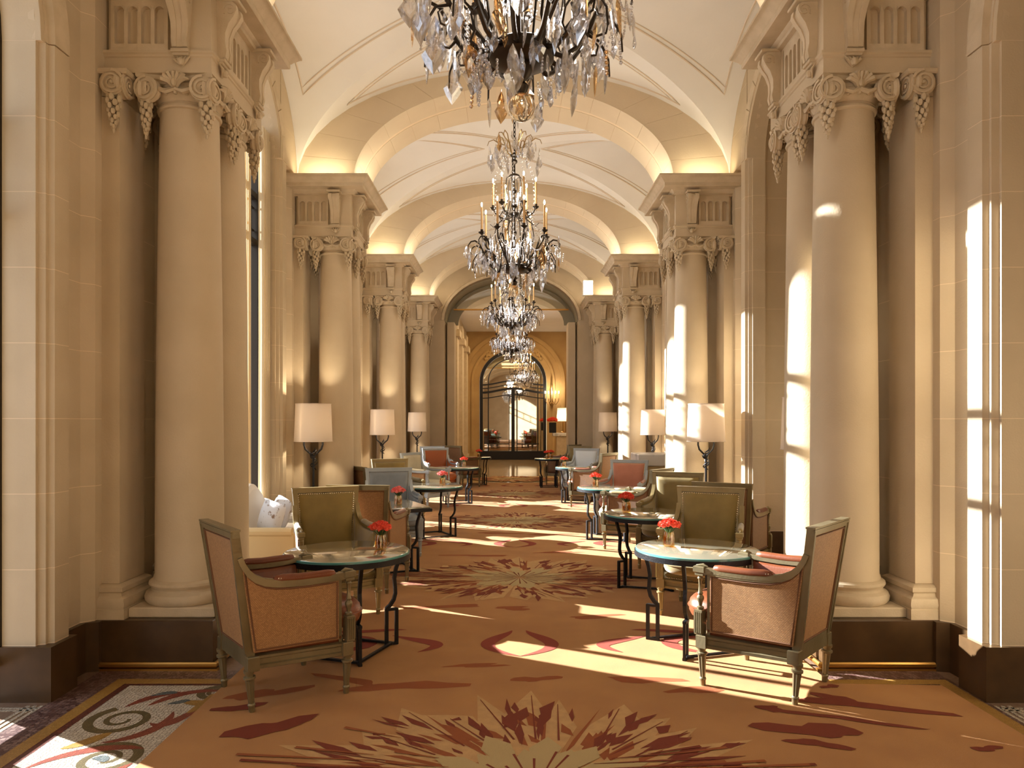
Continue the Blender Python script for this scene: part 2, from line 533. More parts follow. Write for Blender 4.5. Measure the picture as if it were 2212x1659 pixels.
q = MB()
for c in [((-1.83, 3.58), (-1.74, 3.50), (-1.70, 3.62), (-1.66, 3.82)), ((-1.95, 3.36), (-1.80, 3.40), (-1.72, 3.55), (-1.78, 3.72)),
          ((-2.14, 3.10), (-2.05, 3.30), (-1.85, 3.34), (-1.72, 3.30)), ((-2.06, 3.78), (-2.02, 3.9), (-1.92, 4.02), (-1.84, 3.96)),
          ((-1.95, 3.80), (-1.9, 3.9), (-1.85, 4.05), (-1.6, 4.0)), ((-1.98, 2.95), (-1.8, 3.0), (-1.75, 3.05), (-1.7, 3.16))]:
    q = MB(); p = bez(*c); ribbon(q, p, taper(14, .06, .7), zz + .0002); build(q, 'red_scroll', T_RED, mos, smooth=False, recalc=False)

q = MB()
for c in [((-2.10, 3.30), (-2.02, 3.34), (-2.0, 3.42), (-1.96, 3.47)), ((-1.70, 3.70), (-1.66, 3.80), (-1.64, 3.9), (-1.68, 3.96)), ((-1.80, 3.86), (-1.72, 3.83), (-1.66, 3.84), (-1.6, 3.80))]:
    q = MB(); p = bez(*c); ribbon(q, p, taper(14, .07, .6), zz + .0004); build(q, 'ochre_leaf', T_YEL, mos, smooth=False, recalc=False)

q = MB()
for c in [((-2.0, 3.93), (-1.95, 3.98), (-1.9, 3.99), (-1.88, 3.97)), ((-1.86, 3.82), (-1.8, 3.84), (-1.78, 3.88), (-1.76, 3.86)), ((-1.9, 3.20), (-1.86, 3.22), (-1.84, 3.2), (-1.83, 3.17))]:
    q = MB(); p = bez(*c); ribbon(q, p, taper(14, .05, .6), zz + .0006); build(q, 'blue_leaf', T_BLUE, mos, smooth=False, recalc=False)


# ------------------------------------------------------------------ carpet
car = empty('carpet', (0, 0, 0))
tag(car, 'long orange brown carpet with shard starbursts and red scrolls down the hall', 'carpet')
poly = [(-1.66, -1.5), (2.39, -1.5), (2.39, 4.07), (1.78, 4.10), (1.78, 17.5), (-1.66, 17.5)]
build(MB().prism(poly, 0.0, 0.012), 'pile', CARPET, car, smooth=False)
ZM = 0.0128
def starburst(cy, seed):
    r = random.Random(seed)
    cx = 0.05; HX, HY = 1.27, 1.02
    A = MB(); D = MB(); E = MB(); C = MB()
    N = 28
    def pt(a, q): return (cx + HX * q * cos(a), cy + HY * q * sin(a))
    for k in range(N):
        a = 2 * PI * (k + r.uniform(-.3, .3)) / N
        tip = r.uniform(.80, 1.06); w = r.uniform(.10, .19)
        mid = r.uniform(.60, .76)
        sk = r.uniform(-.08, .08)
        pts = [pt(a - w * 1.1, .30), pt(a - w, mid), pt(a + sk, tip), pt(a + w * .9, mid + r.uniform(-.1, .12)), pt(a + w * 1.1, .30)]
        flat(A, pts, ZM + k * .00002)
        # outlined inner dark shards
        for j in range(5):
            aa = a + r.uniform(-w, w) * .8; q0 = r.uniform(.35, .76); q1 = min(tip - .05, q0 + r.uniform(.06, .28)); ww = r.uniform(.012, .065)
            c1 = r.uniform(-.03, .03)
            flat(D, [pt(aa, q0), pt(aa + ww + c1, (q0 + q1) / 2), pt(aa + c1 * 2, q1), pt(aa - ww * .6 + c1, (q0 + q1) / 2 - .02)], ZM + .0012 + (k * 5 + j) * .00001)
        if r.random() < .75:
            aa = a + r.choice((-1, 1)) * w * .95; q0 = .42; ww = r.uniform(.02, .05)
            flat(C, [pt(aa - ww, q0), pt(aa, q0 - .1), pt(aa + ww, q0 + .05), pt(aa + .01, r.uniform(.62, .88))], ZM + .0008 + k * .00001)
        for j in range(2):
            aa = a + r.uniform(-w, w); q0 = r.uniform(.3, .6); q1 = q0 + r.uniform(.1, .25); ww = r.uniform(.03, .09)
            flat(C, [pt(aa - ww, q0), pt(aa + ww * .5, q0 + .03), pt(aa + ww * .8, q1), pt(aa - ww * .3, q1 - .06)], ZM + .0009 + (k * 2 + j) * .00001)
        # fine lines towards the tip
        b0 = pt(a - w * .5, .45); b1 = pt(a + sk, tip * .93)
        ribbon(D, [b0, b1], [.010, .004], ZM + .0018)
    for k in range(26):
        a = 2 * PI * (k + r.uniform(-.2, .2)) / 26
        q1 = r.uniform(.28, .52); w = r.uniform(.10, .2)
        flat(E, [pt(a, .03), pt(a + w, q1 * .75), pt(a, q1), pt(a - w, q1 * .8)], ZM + .0022 + k * .00002)
        a2 = a + .1
        ribbon(D, [pt(a2, .05), pt(a2 + r.uniform(-.05, .05), r.uniform(.2, .36))], [.004, .012], ZM + .003 + k * .00001)
    # long side streaks
    for k in range(46):
        sgn = r.choice((-1, 1)); yy = cy + r.gauss(0, .22); x0 = r.uniform(.25, .9); x1 = x0 + r.uniform(.2, .7)
        ribbon(D if k % 2 else C, [(cx + sgn * x0, yy * .8 + cy * .2), (cx + sgn * x1, yy)], [.004, .022], ZM + .0034 + k * .00001)
    for mb, m, nm in ((A, C_CREAM, 'cream_shards'), (C, C_MID, 'brown_shards'), (E, C_SAGE, 'sage_rays'), (D, C_DARK, 'rust_shards')):
        o = build(mb, nm, m, car, smooth=False, recalc=False); o['kind'] = 'stuff'
for i in range(-1, 4):
    starburst(PC + S / 2 + S * i - 0.02, 11 + i)
def scrolls(cy):
    for sx in (-1, 1):
        m = lambda pts: [(0.02 + sx * x, cy + y) for x, y in pts]
        for c, w in [(((.05, .30), (.10, .12), (.42, -.02), (.0, -.26)), .10), (((.88, .18), (.62, .02), (.42, .02), (.66, -.18)), .10),
                     (((1.30, .14), (1.0, .20), (.86, -.05), (1.22, -.20)), .11), (((.80, .32), (.95, .34), (1.15, .22), (1.42, .28)), .06),
                     (((1.62, .10), (1.5, -.02), (1.48, -.1), (1.62, -.22)), .08)]:
            R = MB(); p = bez(*c, n=16); ribbon(R, m(p), taper(16, w, .8), ZM + .0009)
            build(R, 'scroll_motif', C_RED, car, smooth=False, recalc=False)
def blob(mb, cx, cy, rx, ry, rot, seed, z):
    ZINC[0] = (ZINC[0] + 1) % 40; z += ZINC[0] * .000012
    r = random.Random(seed); n = 16
    ph = [r.uniform(0, 6.28) for _ in range(3)]
    pts = []
    for k in range(n):
        a = 2 * PI * k / n
        q = 1 + .35 * sin(2 * a + ph[0]) + .22 * sin(3 * a + ph[1]) + .12 * sin(5 * a + ph[2])
        x = rx * q * cos(a); y = ry * q * sin(a)
        pts.append((cx + x * cos(rot) - y * sin(rot), cy + x * sin(rot) + y * cos(rot)))
    c = (cx, cy, z)
    mb.add([c] + [(x, y, z) for x, y in pts], [(0, 1 + k, 1 + (k + 1) % n) for k in range(n)])
for i in range(-1, 4):
    cy = PC + S * i
    if cy < 17.3: scrolls(cy - 0.08)
for (x, y, rx, ry, rot, sd_) in [(-.62, 4.06, .26, .075, .1, 3), (-.25, 4.40, .2, .03, .15, 5), (.10, 4.17, .12, .045, .2, 7), (-1.38, 3.95, .2, .06, .5, 9),
                                (-.98, 4.16, .16, .05, -.4, 13), (.72, 4.16, .2, .05, -.2, 15), (.98, 4.0, .14, .05, .3, 17), (-.02, 5.75, .16, .05, 0, 19),
                                (-.55, 5.8, .24, .06, .1, 21), (.6, 5.5, .2, .05, .1, 23), (-.4, 8.0, .3, .06, 0, 25), (.5, 8.2, .3, .05, .2, 27), (-.2, 9.6, .3, .06, 0, 29), (.5, 9.5, .3, .06, 0, 31)]:
    B = MB(); blob(B, x, y, rx, ry, rot, sd_, ZM + .0001)
    build(B, 'brown_patch', C_MID, car, smooth=False, recalc=False)
for (x, y, rx, ry, rot, sd_) in [(-1.22, 3.50, .17, .09, .7, 41), (1.40, 3.48, .22, .08, -.3, 43), (1.37, 3.33, .12, .04, -.2, 44), (1.80, 3.78, .30, .055, -.25, 47), (1.72, 3.86, .12, .05, -.9, 49),
                                (1.60, 3.62, .28, .03, -.35, 51), (1.30, 3.74, .07, .035, 0, 53), (2.12, 3.28, .06, .03, 0, 55), (1.75, 4.05, .05, .025, 0, 57), (-1.45, 3.75, .1, .05, .3, 59)]:
    B = MB(); blob(B, x, y, rx, ry, rot, sd_, ZM + .0015)
    build(B, 'rust_patch', C_DARK, car, smooth=False, recalc=False)

# ------------------------------------------------------------------ walls (piers in courses)
def pier_outline(s, yc, back):
    half = [(WA + .03, .0), (WA + .03, .55), (WA + .09, .60), (WA + .09, .82), (WA + .035, .835), (WA, .86), (WA, .985), (WA + .03, .995), (WA + .03, 1.015), (WA + .065, 1.025), (WA + .065, PH), (back, PH)]
    if s > 0: half = half[:-1] + [(WA + .20, PH), (WA + .20, PH - .10), (back, PH - .10)]
    pts = [(s * a, yc + d) for a, d in half] + [(s * a, yc - d) for a, d in reversed(half[1:])]
    return pts
def pier_outline_z(s, yc, back, z, sn, sf):
    def half(hasstrip, top):
        if top: h = [(WA + .001, 0), (WA + .001, PH)]
        elif hasstrip: h = [(WA + .03, .0), (WA + .03, .55), (WA + .09, .60), (WA + .09, .82), (WA + .035, .835), (WA, .86), (WA, .985), (WA + .03, .995), (WA + .03, 1.015), (WA + .065, 1.025), (WA + .065, PH)]
        else: h = [(WA + .03, .0), (WA + .03, .55), (WA + .09, .60), (WA + .09, .82), (WA + .035, .835), (WA + .035, PH)]
        if s > 0: return h[:-1] + [(h[-1][0], PH), (WA + .20, PH), (WA + .20, PH - .10), (back, PH - .10)]
        return h + [(back, PH)]
    top = z > 4.3
    F = half(z < sf, top); N = half(z < sn, top)
    return [(s * a, yc + d) for a, d in F] + [(s * a, yc - d) for a, d in reversed(N[1:])]
def base_outline(s, yc, back):
    half = [(WA - .01, .0), (WA - .01, .58), (WA + .06, .60), (WA + .06, .82), (WA - .03, .83), (WA - .03, PH + .02), (back, PH + .02)]
    if s > 0: half = half[:-1] + [(WA + .22, PH + .02), (WA + .22, PH - .08), (back, PH - .08)]
    return [(s * a, yc + d) for a, d in half] + [(s * a, yc - d) for a, d in reversed(half[1:])]
CH = 0.405
def wall_pier(s, i):
    yc = PC + S * i
    back = 3.0 if s < 0 else 3.55
    w = empty('wall_' + SIDE[s])
    tag(w, 'pale coursed limestone wall pier on brown base, ' + (ORD[i] if i >= 0 else 'behind the camera') + ' on ' + SIDE[s] + ' side', 'wall', kind='structure')
    po = pier_outline(s, yc, back)
    # mortar core slightly inset
    def shrink(pts, d):
        return [(x + (d if s > 0 else -d) * (1 if abs(x) < 2.9 else 0), yc + (y - yc) * (1 - d / PH)) for x, y in pts]
    sn, sf = (3.54 if i == 0 else 4.35), (3.54 if i == -1 else 4.35)
    mm = MB()
    for za, zb in ((.29, 3.54), (3.54, 4.35), (4.35, 5.85)):
        mm.prism(shrink(pier_outline_z(s, yc, back, za + .02, sn, sf), .0007), za, zb)
    build(mm, 'mortar', MORTAR, w, smooth=False)
    z = 0.30; k = 0
    while z < 5.8:
        z1 = min(z + CH, 5.84)
        build(MB().prism(pier_outline_z(s, yc, back, z + .01, 3.54 if i == 0 else 4.35, 3.54 if i == -1 else 4.35), z + .002, z1 - .002), 'stone_block', STONE, w, smooth=False)
        z = z1; k += 1
    build(MB().prism(base_outline(s, yc, back), 0.0, .295), 'base_block', BROWN, w, smooth=False)
    return w
for s in (-1, 1):
    for i in range(-2, 4):
        wall_pier(s, i)

def arch_curve(hs, rise, n, e=2.0):
    out = []
    for k in range(n + 1):
        t = PI * k / n
        c = cos(t); si = sin(t)
        out.append((-hs * (abs(c) ** (2 / e)) * (1 if c > 0 else -1), rise * (abs(si) ** (2 / e))))
    return out
def side_arch(s, i):
    """spandrel wall over the side bay between pier i and i+1"""
    yc = PC + S / 2 + S * i
    hs = S / 2 - PH; spr = 4.35; rise = 0.80
    if i == -1: spr, rise = 3.54, .95
    w = empty('wall_' + SIDE[s])
    nm = {-2: 'behind the camera', -1: 'nearest bay', 0: 'second bay', 1: 'third bay', 2: 'farthest bay'}[i]
    tag(w, 'arched limestone wall head over the ' + nm + ' on ' + SIDE[s] + ' side', 'wall', kind='structure')
    back = 3.0 if s < 0 else WA + .20
    n = 24
    cur = arch_curve(hs, rise, n)
    m = MB()
    rings = []
    for (dy, dz) in cur:
        y = yc + dy; z = spr + dz
        rings.append([(s * (WA + (.006 if z > 4.36 else .036)), y, z), (s * (WA + .006), y, 5.85), (s * back, y, 5.85), (s * back, y, z)])
    m.loft(rings)
    build(m, 'spandrel', STONE, w, smooth=False)
    # archivolt voussoirs: rings stepping back like the jamb
    nv = 11; wd = .19
    for k in range(nv):
        t0 = PI * k / nv + .006; t1 = PI * (k + 1) / nv - .006
        m = MB(); rr = []
        for q in range(4):
            t = t0 + (t1 - t0) * q / 3
            c, si = -cos(t), sin(t)
            def P(e, a):
                return (s * a, yc + (hs + e) * c, spr + (rise + e) * si)
            rr.append([P(-0.001, WA + .065), P(.02, WA + .065), P(.03, WA + .03), P(.05, WA + .03), P(.06, WA - .004), P(wd, WA - .004), P(wd, WA + .05), P(0, WA + .10)])
        m.loft(rr)
        build(m, 'voussoir', STONE2, w, smooth=False)
    if i == -1:
        m = MB()
        for sg in (-1, 1):
            pass
        h = S / 2 - PH
        build(MB().box(s * (WA + .03), s * back, yc - h, yc + h, spr + rise - .01, 5.85), 'wall_panel', STONE, w, smooth=False)
    return w
for s in (-1, 1):
    for i in range(-2, 3):
        side_arch(s, i)
# outer walls of the deeper right-hand bays
for i in range(-2, 4):
    yc = PC + S / 2 + S * i
    if i == 3: continue
    w = empty('wall_right')
    tag(w, 'plain limestone back wall of the right side bay, ' + {-2: 'behind the camera', -1: 'nearest', 0: 'second', 1: 'third', 2: 'farthest'}[i], 'wall', kind='structure')
    z = .30
    while z < 5.5:
        build(MB().box(3.55, 3.75, yc - 1.3, yc + 1.3, z + .002, z + CH - .002), 'stone_block', STONE, w, smooth=False)
        z += CH
    build(MB().box(3.553, 3.76, yc - 1.3, yc + 1.3, 0, 5.8), 'mortar', MORTAR, w, smooth=False)
    build(MB().box(3.53, 3.76, yc - 1.3, yc + 1.3, 0, .295), 'base_block', BROWN, w, smooth=False)
    c = build(MB().box(WA + .1, 3.8, yc - 1.3, yc + 1.3, 5.25, 5.35), 'ceiling', VAULT, smooth=False)
    tag(c, 'flat pale ceiling of the right side bay, ' + {-2: 'behind the camera', -1: 'nearest', 0: 'second', 1: 'third', 2: 'farthest'}[i], 'ceiling', kind='structure')

# ------------------------------------------------------------------ vaults
RX, RZ = WA, 1.28
LY = (S - EL) / 2
def vz(x, y, yc, lift=0):
    u = min(abs(x) / RX, 1); v = min(abs(y - yc) / LY, 1)
    return ZC + (RZ + lift) * sqrt(max(0, 1 - min(u, v) ** 2))
def vault(i):
    yc = PC + S / 2 + S * i
    c = empty('ceiling')
    nm = {-2: 'behind the camera', -1: 'over the first chandelier', 0: 'over the second chandelier', 1: 'over the third chandelier', 2: 'over the fourth chandelier'}[i]
    tag(c, 'pale groin vault with thin panel mouldings ' + nm, 'ceiling', kind='structure')
    # four webs
    n = 22
    for wname in ('N', 'S', 'W', 'E'):
        m = MB(); vs = []; fs = []
        for a in range(n + 1):
            t = a / n
            for b in range(n + 1):
                # r from 0 centre to 1 edge, along edge param q -1..1
                q = -1 + 2 * b / n
                th = math.sin(q * PI / 2)
                rr = math.sin(t * PI / 2)
                if wname in 'NS':
                    v = rr * (1 if wname == 'N' else -1); u = rr * th
                else:
                    u = rr * (1 if wname == 'E' else -1); v = rr * th
                vs.append((u * RX, yc + v * LY, ZC + RZ * sqrt(max(0, 1 - min(abs(u), abs(v)) ** 2))))
        for a in range(n):
            for b in range(n):
                k = a * (n + 1) + b
                fs.append((k, k + 1, k + n + 2, k + n + 1))
        m.add(vs, fs)
        build(m, 'vault_web', VAULT, c, recalc=False)
        # panel mouldings inset in the web
        for off, rad in ((.17, .011), (.205, .007)):
            pts = []
            for k in range(41):
                q = -1 + k / 20.0
                # along the groin, offset
                v = abs(q) * (.93 - off) + off if True else 0
                u = q * (.93 - off)
                pts.append((u, v))
            line = []
            for (u, v) in pts: line.append((u, v))
            for k in range(1, 20):
                u = (.93 - off) - 2 * (.93 - off) * k / 20
                line.append((u, .93))
            path = []
            for (u, v) in line:
                if wname == 'N': uu, vv = u, v
                elif wname == 'S': uu, vv = u, -v
                elif wname == 'E': uu, vv = v, u
                else: uu, vv = -v, u
                x = uu * RX; y = yc + vv * LY
                path.append((x, y, vz(x, y, yc) - .002))
            mm = MB().tube(path, rad, 5, closed=True)
            build(mm, 'panel_moulding', VMOULD, c)
    build(MB().lathe([(.02, 5.50), (.12, 5.53), (.15, 5.56), (.15, 5.6)], 20, 0, yc), 'ceiling_boss', VMOULD, c)
    return c
for i in range(-2, 3):
    vault(i)
r = build(MB().box(-3.4, 3.9, -5, 18.4, 5.86, 6.0), 'ceiling', STONE, smooth=False)  # added slab out of view; stops sun leaking between walls and vault
tag(r, 'unseen roof slab added above the vaults to keep sun from leaking in', 'ceiling', kind='structure')

# transverse arches at the piers
def trans_arch(i):
    y0 = Y0 + S * i; y1 = y0 + EL
    a = empty('ceiling')
    tag(a, 'broad transverse stone arch carried by the ' + (ORD[i] + ' pair of piers' if i >= 0 else 'pair of piers behind the camera'), 'arch', kind='structure')
    hs, rise = 1.865, 1.09
    nv = 15
    core = MB(); rr = []
    for k in range(41):
        t = PI * k / 40; c, si = -cos(t), sin(t)
        pin = ((hs + .004) * c, ZC + (rise + .004) * si)
        ox = (RX + .1) * c; oz = ZC + (RZ + .12) * si
        rr.append([(pin[0], y0 + .004, pin[1]), (ox, y0 + .004, oz), (ox, y1 - .004, oz), (pin[0], y1 - .004, pin[1])])
    core.loft(rr)
    build(core, 'mortar', MORTAR, a, smooth=False)
    for k in range(nv):
        t0 = PI * k / nv + .0012; t1 = PI * (k + 1) / nv - .0012
        m = MB(); rr = []
        for q in range(5):
            t = t0 + (t1 - t0) * q / 4; c, si = -cos(t), sin(t)
            def P(e, y): return ((hs + e) * c, y, ZC + (rise + e) * si)
            o0 = ((RX + .1) * c, y0, ZC + (RZ + .12) * si); o1 = (o0[0], y1, o0[2])
            g0 = y0 + EL * .44
            rr.append([P(0, y0), P(0, g0), P(.03, g0 + .004), P(.03, g0 + .05), P(0, g0 + .054), P(0, y1), o1, o0])
        m.loft(rr)
        build(m, 'voussoir', ARCHM, a)
    return a
for i in range(-2, 4):
    trans_arch(i)

# ------------------------------------------------------------------ order: columns, capitals, entablatures
def volute_mesh():
    m = MB()
    # disc with axis along y (faces -y / +y)
    n = 22; R = .078; h = .028
    rings = []
    for (r_, y) in ((.01, -h * .7), (.066, -h * .7), (.078, -h * .6), (.070, 0), (.078, h * .6), (.066, h * .7), (.01, h * .7)):
        rings.append([(r_ * cos(2 * PI * k / n), y, r_ * sin(2 * PI * k / n)) for k in range(n)])
    m.loft(rings)
    for sg in (-1, 1):
        p = []; rs = []
        N = 40
        for k in range(N):
            t = k / (N - 1); a = PI * .5 + sg * (-1) * 2 * PI * 2.4 * t; r_ = .064 * (1 - t) ** .95 + .010
            p.append((r_ * cos(a), sg * (h * .86), r_ * sin(a))); rs.append(.0115 * (1 - .55 * t))
        m.tube(p, rs, 4)
        m.sphere((0, sg * h, 0), .012, .008, .012, 6, 4)
    return m.mesh('volute')
def festoon_mesh():
    m = MB(); r = random.Random(3)
    for k in range(30):
        t = k / 29; w = .036 * (sin(PI * (.16 + .84 * t) ** .6) ** .8) + .006
        a = k * 2.4
        z = -.015 - .185 * t
        L = .020 * (1 - .35 * t)
        m.sphere((w * .8 * cos(a), w * .5 * sin(a), z), L * .9, L * .7, L * 1.15, 5, 4)
    m.sphere((0, 0, -.215), .008, .008, .02, 5, 4)
    return m.mesh('festoon')
def leaf_mesh():
    m = MB()
    for k in range(-3, 4):
        a = k * .42
        p = [(0, 0, -.03), (.035 * sin(a), -.018, .0 + .015 * cos(a)), (.075 * sin(a), -.030, .045 * cos(a)), (.095 * sin(a), -.018, .06 * cos(a) - .005)]
        m.tube(p, [.008, .014, .013, .004], 5)
    m.sphere((0, -.02, -.005), .018, .018, .02, 7, 5)
    for sg in (-1, 1):
        m.tube([(0, -.01, -.03), (sg * .05, -.012, -.045), (sg * .10, -.004, -.03), (sg * .13, 0, -.01)], [.010, .012, .012, .006], 5)
    return m.mesh('capital_leaf')
def abacus_mesh(half=False):
    m = MB(); r_ = .235
    def ring(e, z):
        pts = []
        R = r_ + e
        corners = [(-R, -R), (R, -R), (R, R), (-R, R)]
        for k in range(4):
            a = Vector(corners[k]); b = Vector(corners[(k + 1) % 4])
            for q in range(6):
                t = q / 6; p = a.lerp(b, t); d = sin(PI * t) * .045
                nrm = Vector((-(b - a).y, (b - a).x)).normalized()
                p = p + nrm * d
                pts.append((p.x, p.y, z))
        return pts
    m.loft([ring(-.035, .10), ring(-.02, .105), ring(-.02, .118), ring(-.005, .125), ring(.0, .135), ring(.0, .152)])
    # echinus
    m.lathe([(.178, -.012), (.186, -.006), (.180, .004), (.186, .012), (.20, .03), (.212, .055), (.205, .075), (.19, .09), (.19, .11)], 28)
    for k in range(20):
        a = 2 * PI * k / 20
        m.sphere((.207 * cos(a), .207 * sin(a), .048), .016, .016, .024, 6, 4)
    return m.mesh('abacus')
VOL = volute_mesh(); FES = festoon_mesh(); LEAFM = leaf_mesh(); ABA = abacus_mesh()
def capital(parent, x, y, z, half=None):
    """half: None full; 'wall' -1/+1: engaged (only the outer half towards the nave)"""
    cap = put('capital', ABA, STONE2, parent, (x, y, z))
    for k in range(4):
        a = k * PI / 2
        ca, sa = cos(a), sin(a)
        def R(px, py): return (px * ca - py * sa, px * sa + py * ca)
        for sg in (-1, 1):
            px, py = R(sg * .172, -.208)
            put('volute', VOL, STONE2, cap, (px, py, .056), (0, 0, a + sg * .16))
        px, py = R(.19, -.19)
        put('festoon', FES, STONE2, cap, (px, py, .0), (0, 0, a + PI / 4), (1.15, 1.15, 1.05))
        px, py = R(0, -.205)
        put('leaf', LEAFM, STONE2, cap, (px, py, .095), (0, 0, a), (1.0, 1.3, 1.25))
    return cap
def shaft_mesh():
    prof = [(.215, .50), (.213, .52)]
    for k in range(13):
        t = k / 12; prof.append((.207 - .029 * t ** 1.7, .53 + (3.44 - .53) * t))
    prof += [(.178, 3.455), (.190, 3.46), (.194, 3.47), (.190, 3.48), (.178, 3.485), (.178, 3.51)]
    return MB().lathe(prof, 40).mesh('shaft')
def base_mesh():
    prof = [(.20, .355), (.250, .358), (.263, .375), (.266, .398), (.258, .420), (.242, .430), (.232, .434), (.225, .445), (.226, .455), (.236, .460), (.243, .473), (.240, .488), (.228, .496), (.216, .502), (.20, .503)]
    return MB().lathe(prof, 40).mesh('base')
SHAFT = shaft_mesh(); BASEM = base_mesh(); PLIN = MB().box(-.262, .262, -.26, .26, .296, .357, .006).mesh('plinth')
def column(s, y, label):
    c = empty('stone_column', (s * CX, y, 0))
    tag(c, label, 'column')
    put('shaft', SHAFT, STONE, c)
    put('base', BASEM, STONE2, c)
    put('plinth', PLIN, STONE2, c)
    capital(c, 0, 0, 3.50)
    return c
def pil_meshes():
    m = MB().box(-.06, .06, -.15, .15, .50, 3.50, .006)
    return m.mesh('pilaster_shaft')
PILS = pil_meshes()
def rect_loft(x0, x1, y0, y1, prof):
    """prof: (overhang, z)"""
    m = MB()
    m.loft([[(x0 - e, y0 - e, z), (x1 + e, y0 - e, z), (x1 + e, y1 + e, z), (x0 - e, y1 + e, z)] for e, z in prof])
    return m
PILB = rect_loft(-.06, .06, -.15, .15, [(.055, .296), (.055, .356), (.05, .36), (.058, .385), (.05, .42), (.03, .432), (.022, .45), (.034, .46), (.034, .485), (.012, .50), (0, .503)]).mesh('pilaster_base')
def pilaster(s, y, label):
    c = empty('wall_pilaster', (s * 2.50, y, 0))
    tag(c, label, 'pilaster')
    put('shaft', PILS, STONE, c, sc=(-s, 1, 1))
    put('base', PILB, STONE2, c, sc=(-s, 1, 1))
    cap = put('capital', MB().box(-.13, .06, -.20, .20, 3.615, 3.65, .008).box(-.06, .06, -.15, .15, 3.49, 3.62).mesh('pilaster_abacus'), STONE2, c, sc=(s, 1, 1))
    for k in (-1, 1):
        put('volute', VOL, STONE2, cap, (-.035, k * .175, 3.56), (0, 0, 0))
        put('volute', VOL, STONE2, cap, (-.085, k * .135, 3.56), (0, 0, PI / 2))
        put('festoon', FES, STONE2, cap, (-.04, k * .18, 3.50), sc=(1.1, 1.1, 1.05))
    put('leaf', LEAFM, STONE2, cap, (-.08, 0, 3.60), (0, 0, -PI / 2))
    return c
def bracket_mesh():
    """S-scroll console, front faces -y, z from 0 to .33"""
    m = MB()
    prof = [(-.02, .0), (-.05, .01), (-.058, .05), (-.050, .10), (-.052, .16), (-.075, .22), (-.105, .26), (-.125, .30), (-.120, .335), (-.095, .352), (-.0, .352)]
    for (x0, x1, e) in ((-.062, -.022, 1.0), (-.022, .022, .90), (.022, .062, 1.0)):
        tp = lambda x, z: x * (.74 + .26 * min(1, z / .3))
        rings = []
        for (y, z) in prof:
            rings.append([(tp(x0, z), y * e, z), (tp(x1, z), y * e, z), (tp(x1, z), .01, z), (tp(x0, z), .01, z)])
        m.loft(rings)
    for sg in (-1, 1):
        p = []
        for k in range(20):
            t = k / 19; a = -PI * .2 + 2 * PI * 1.5 * t; r_ = .038 * (1 - t) + .006
            p.append((sg * .064, -.085 + r_ * cos(a), .300 + r_ * sin(a)))
        m.tube(p, .006, 4)
    # cap and gutta
    m.box(-.075, .075, -.14, .0, .352, .372, .004)
    m.box(-.055, .055, -.05, .0, -.022, .0, .003)
    return m.mesh('bracket')
def drop_mesh():
    m = MB()
    m.box(-.05, .05, -.035, 0, -.006, .014, .003)
    m.sphere((0, -.03, -.045), .022, .022, .026, 8, 5)
    for k in range(-2, 3):
        m.tube([(0, -.01, -.07), (k * .02, -.03, -.03), (k * .026, -.012, .0)], [.005, .009, .003], 5)
    return m.mesh('bracket_drop')
BRK = bracket_mesh(); DRP = drop_mesh()
ZA = 3.65
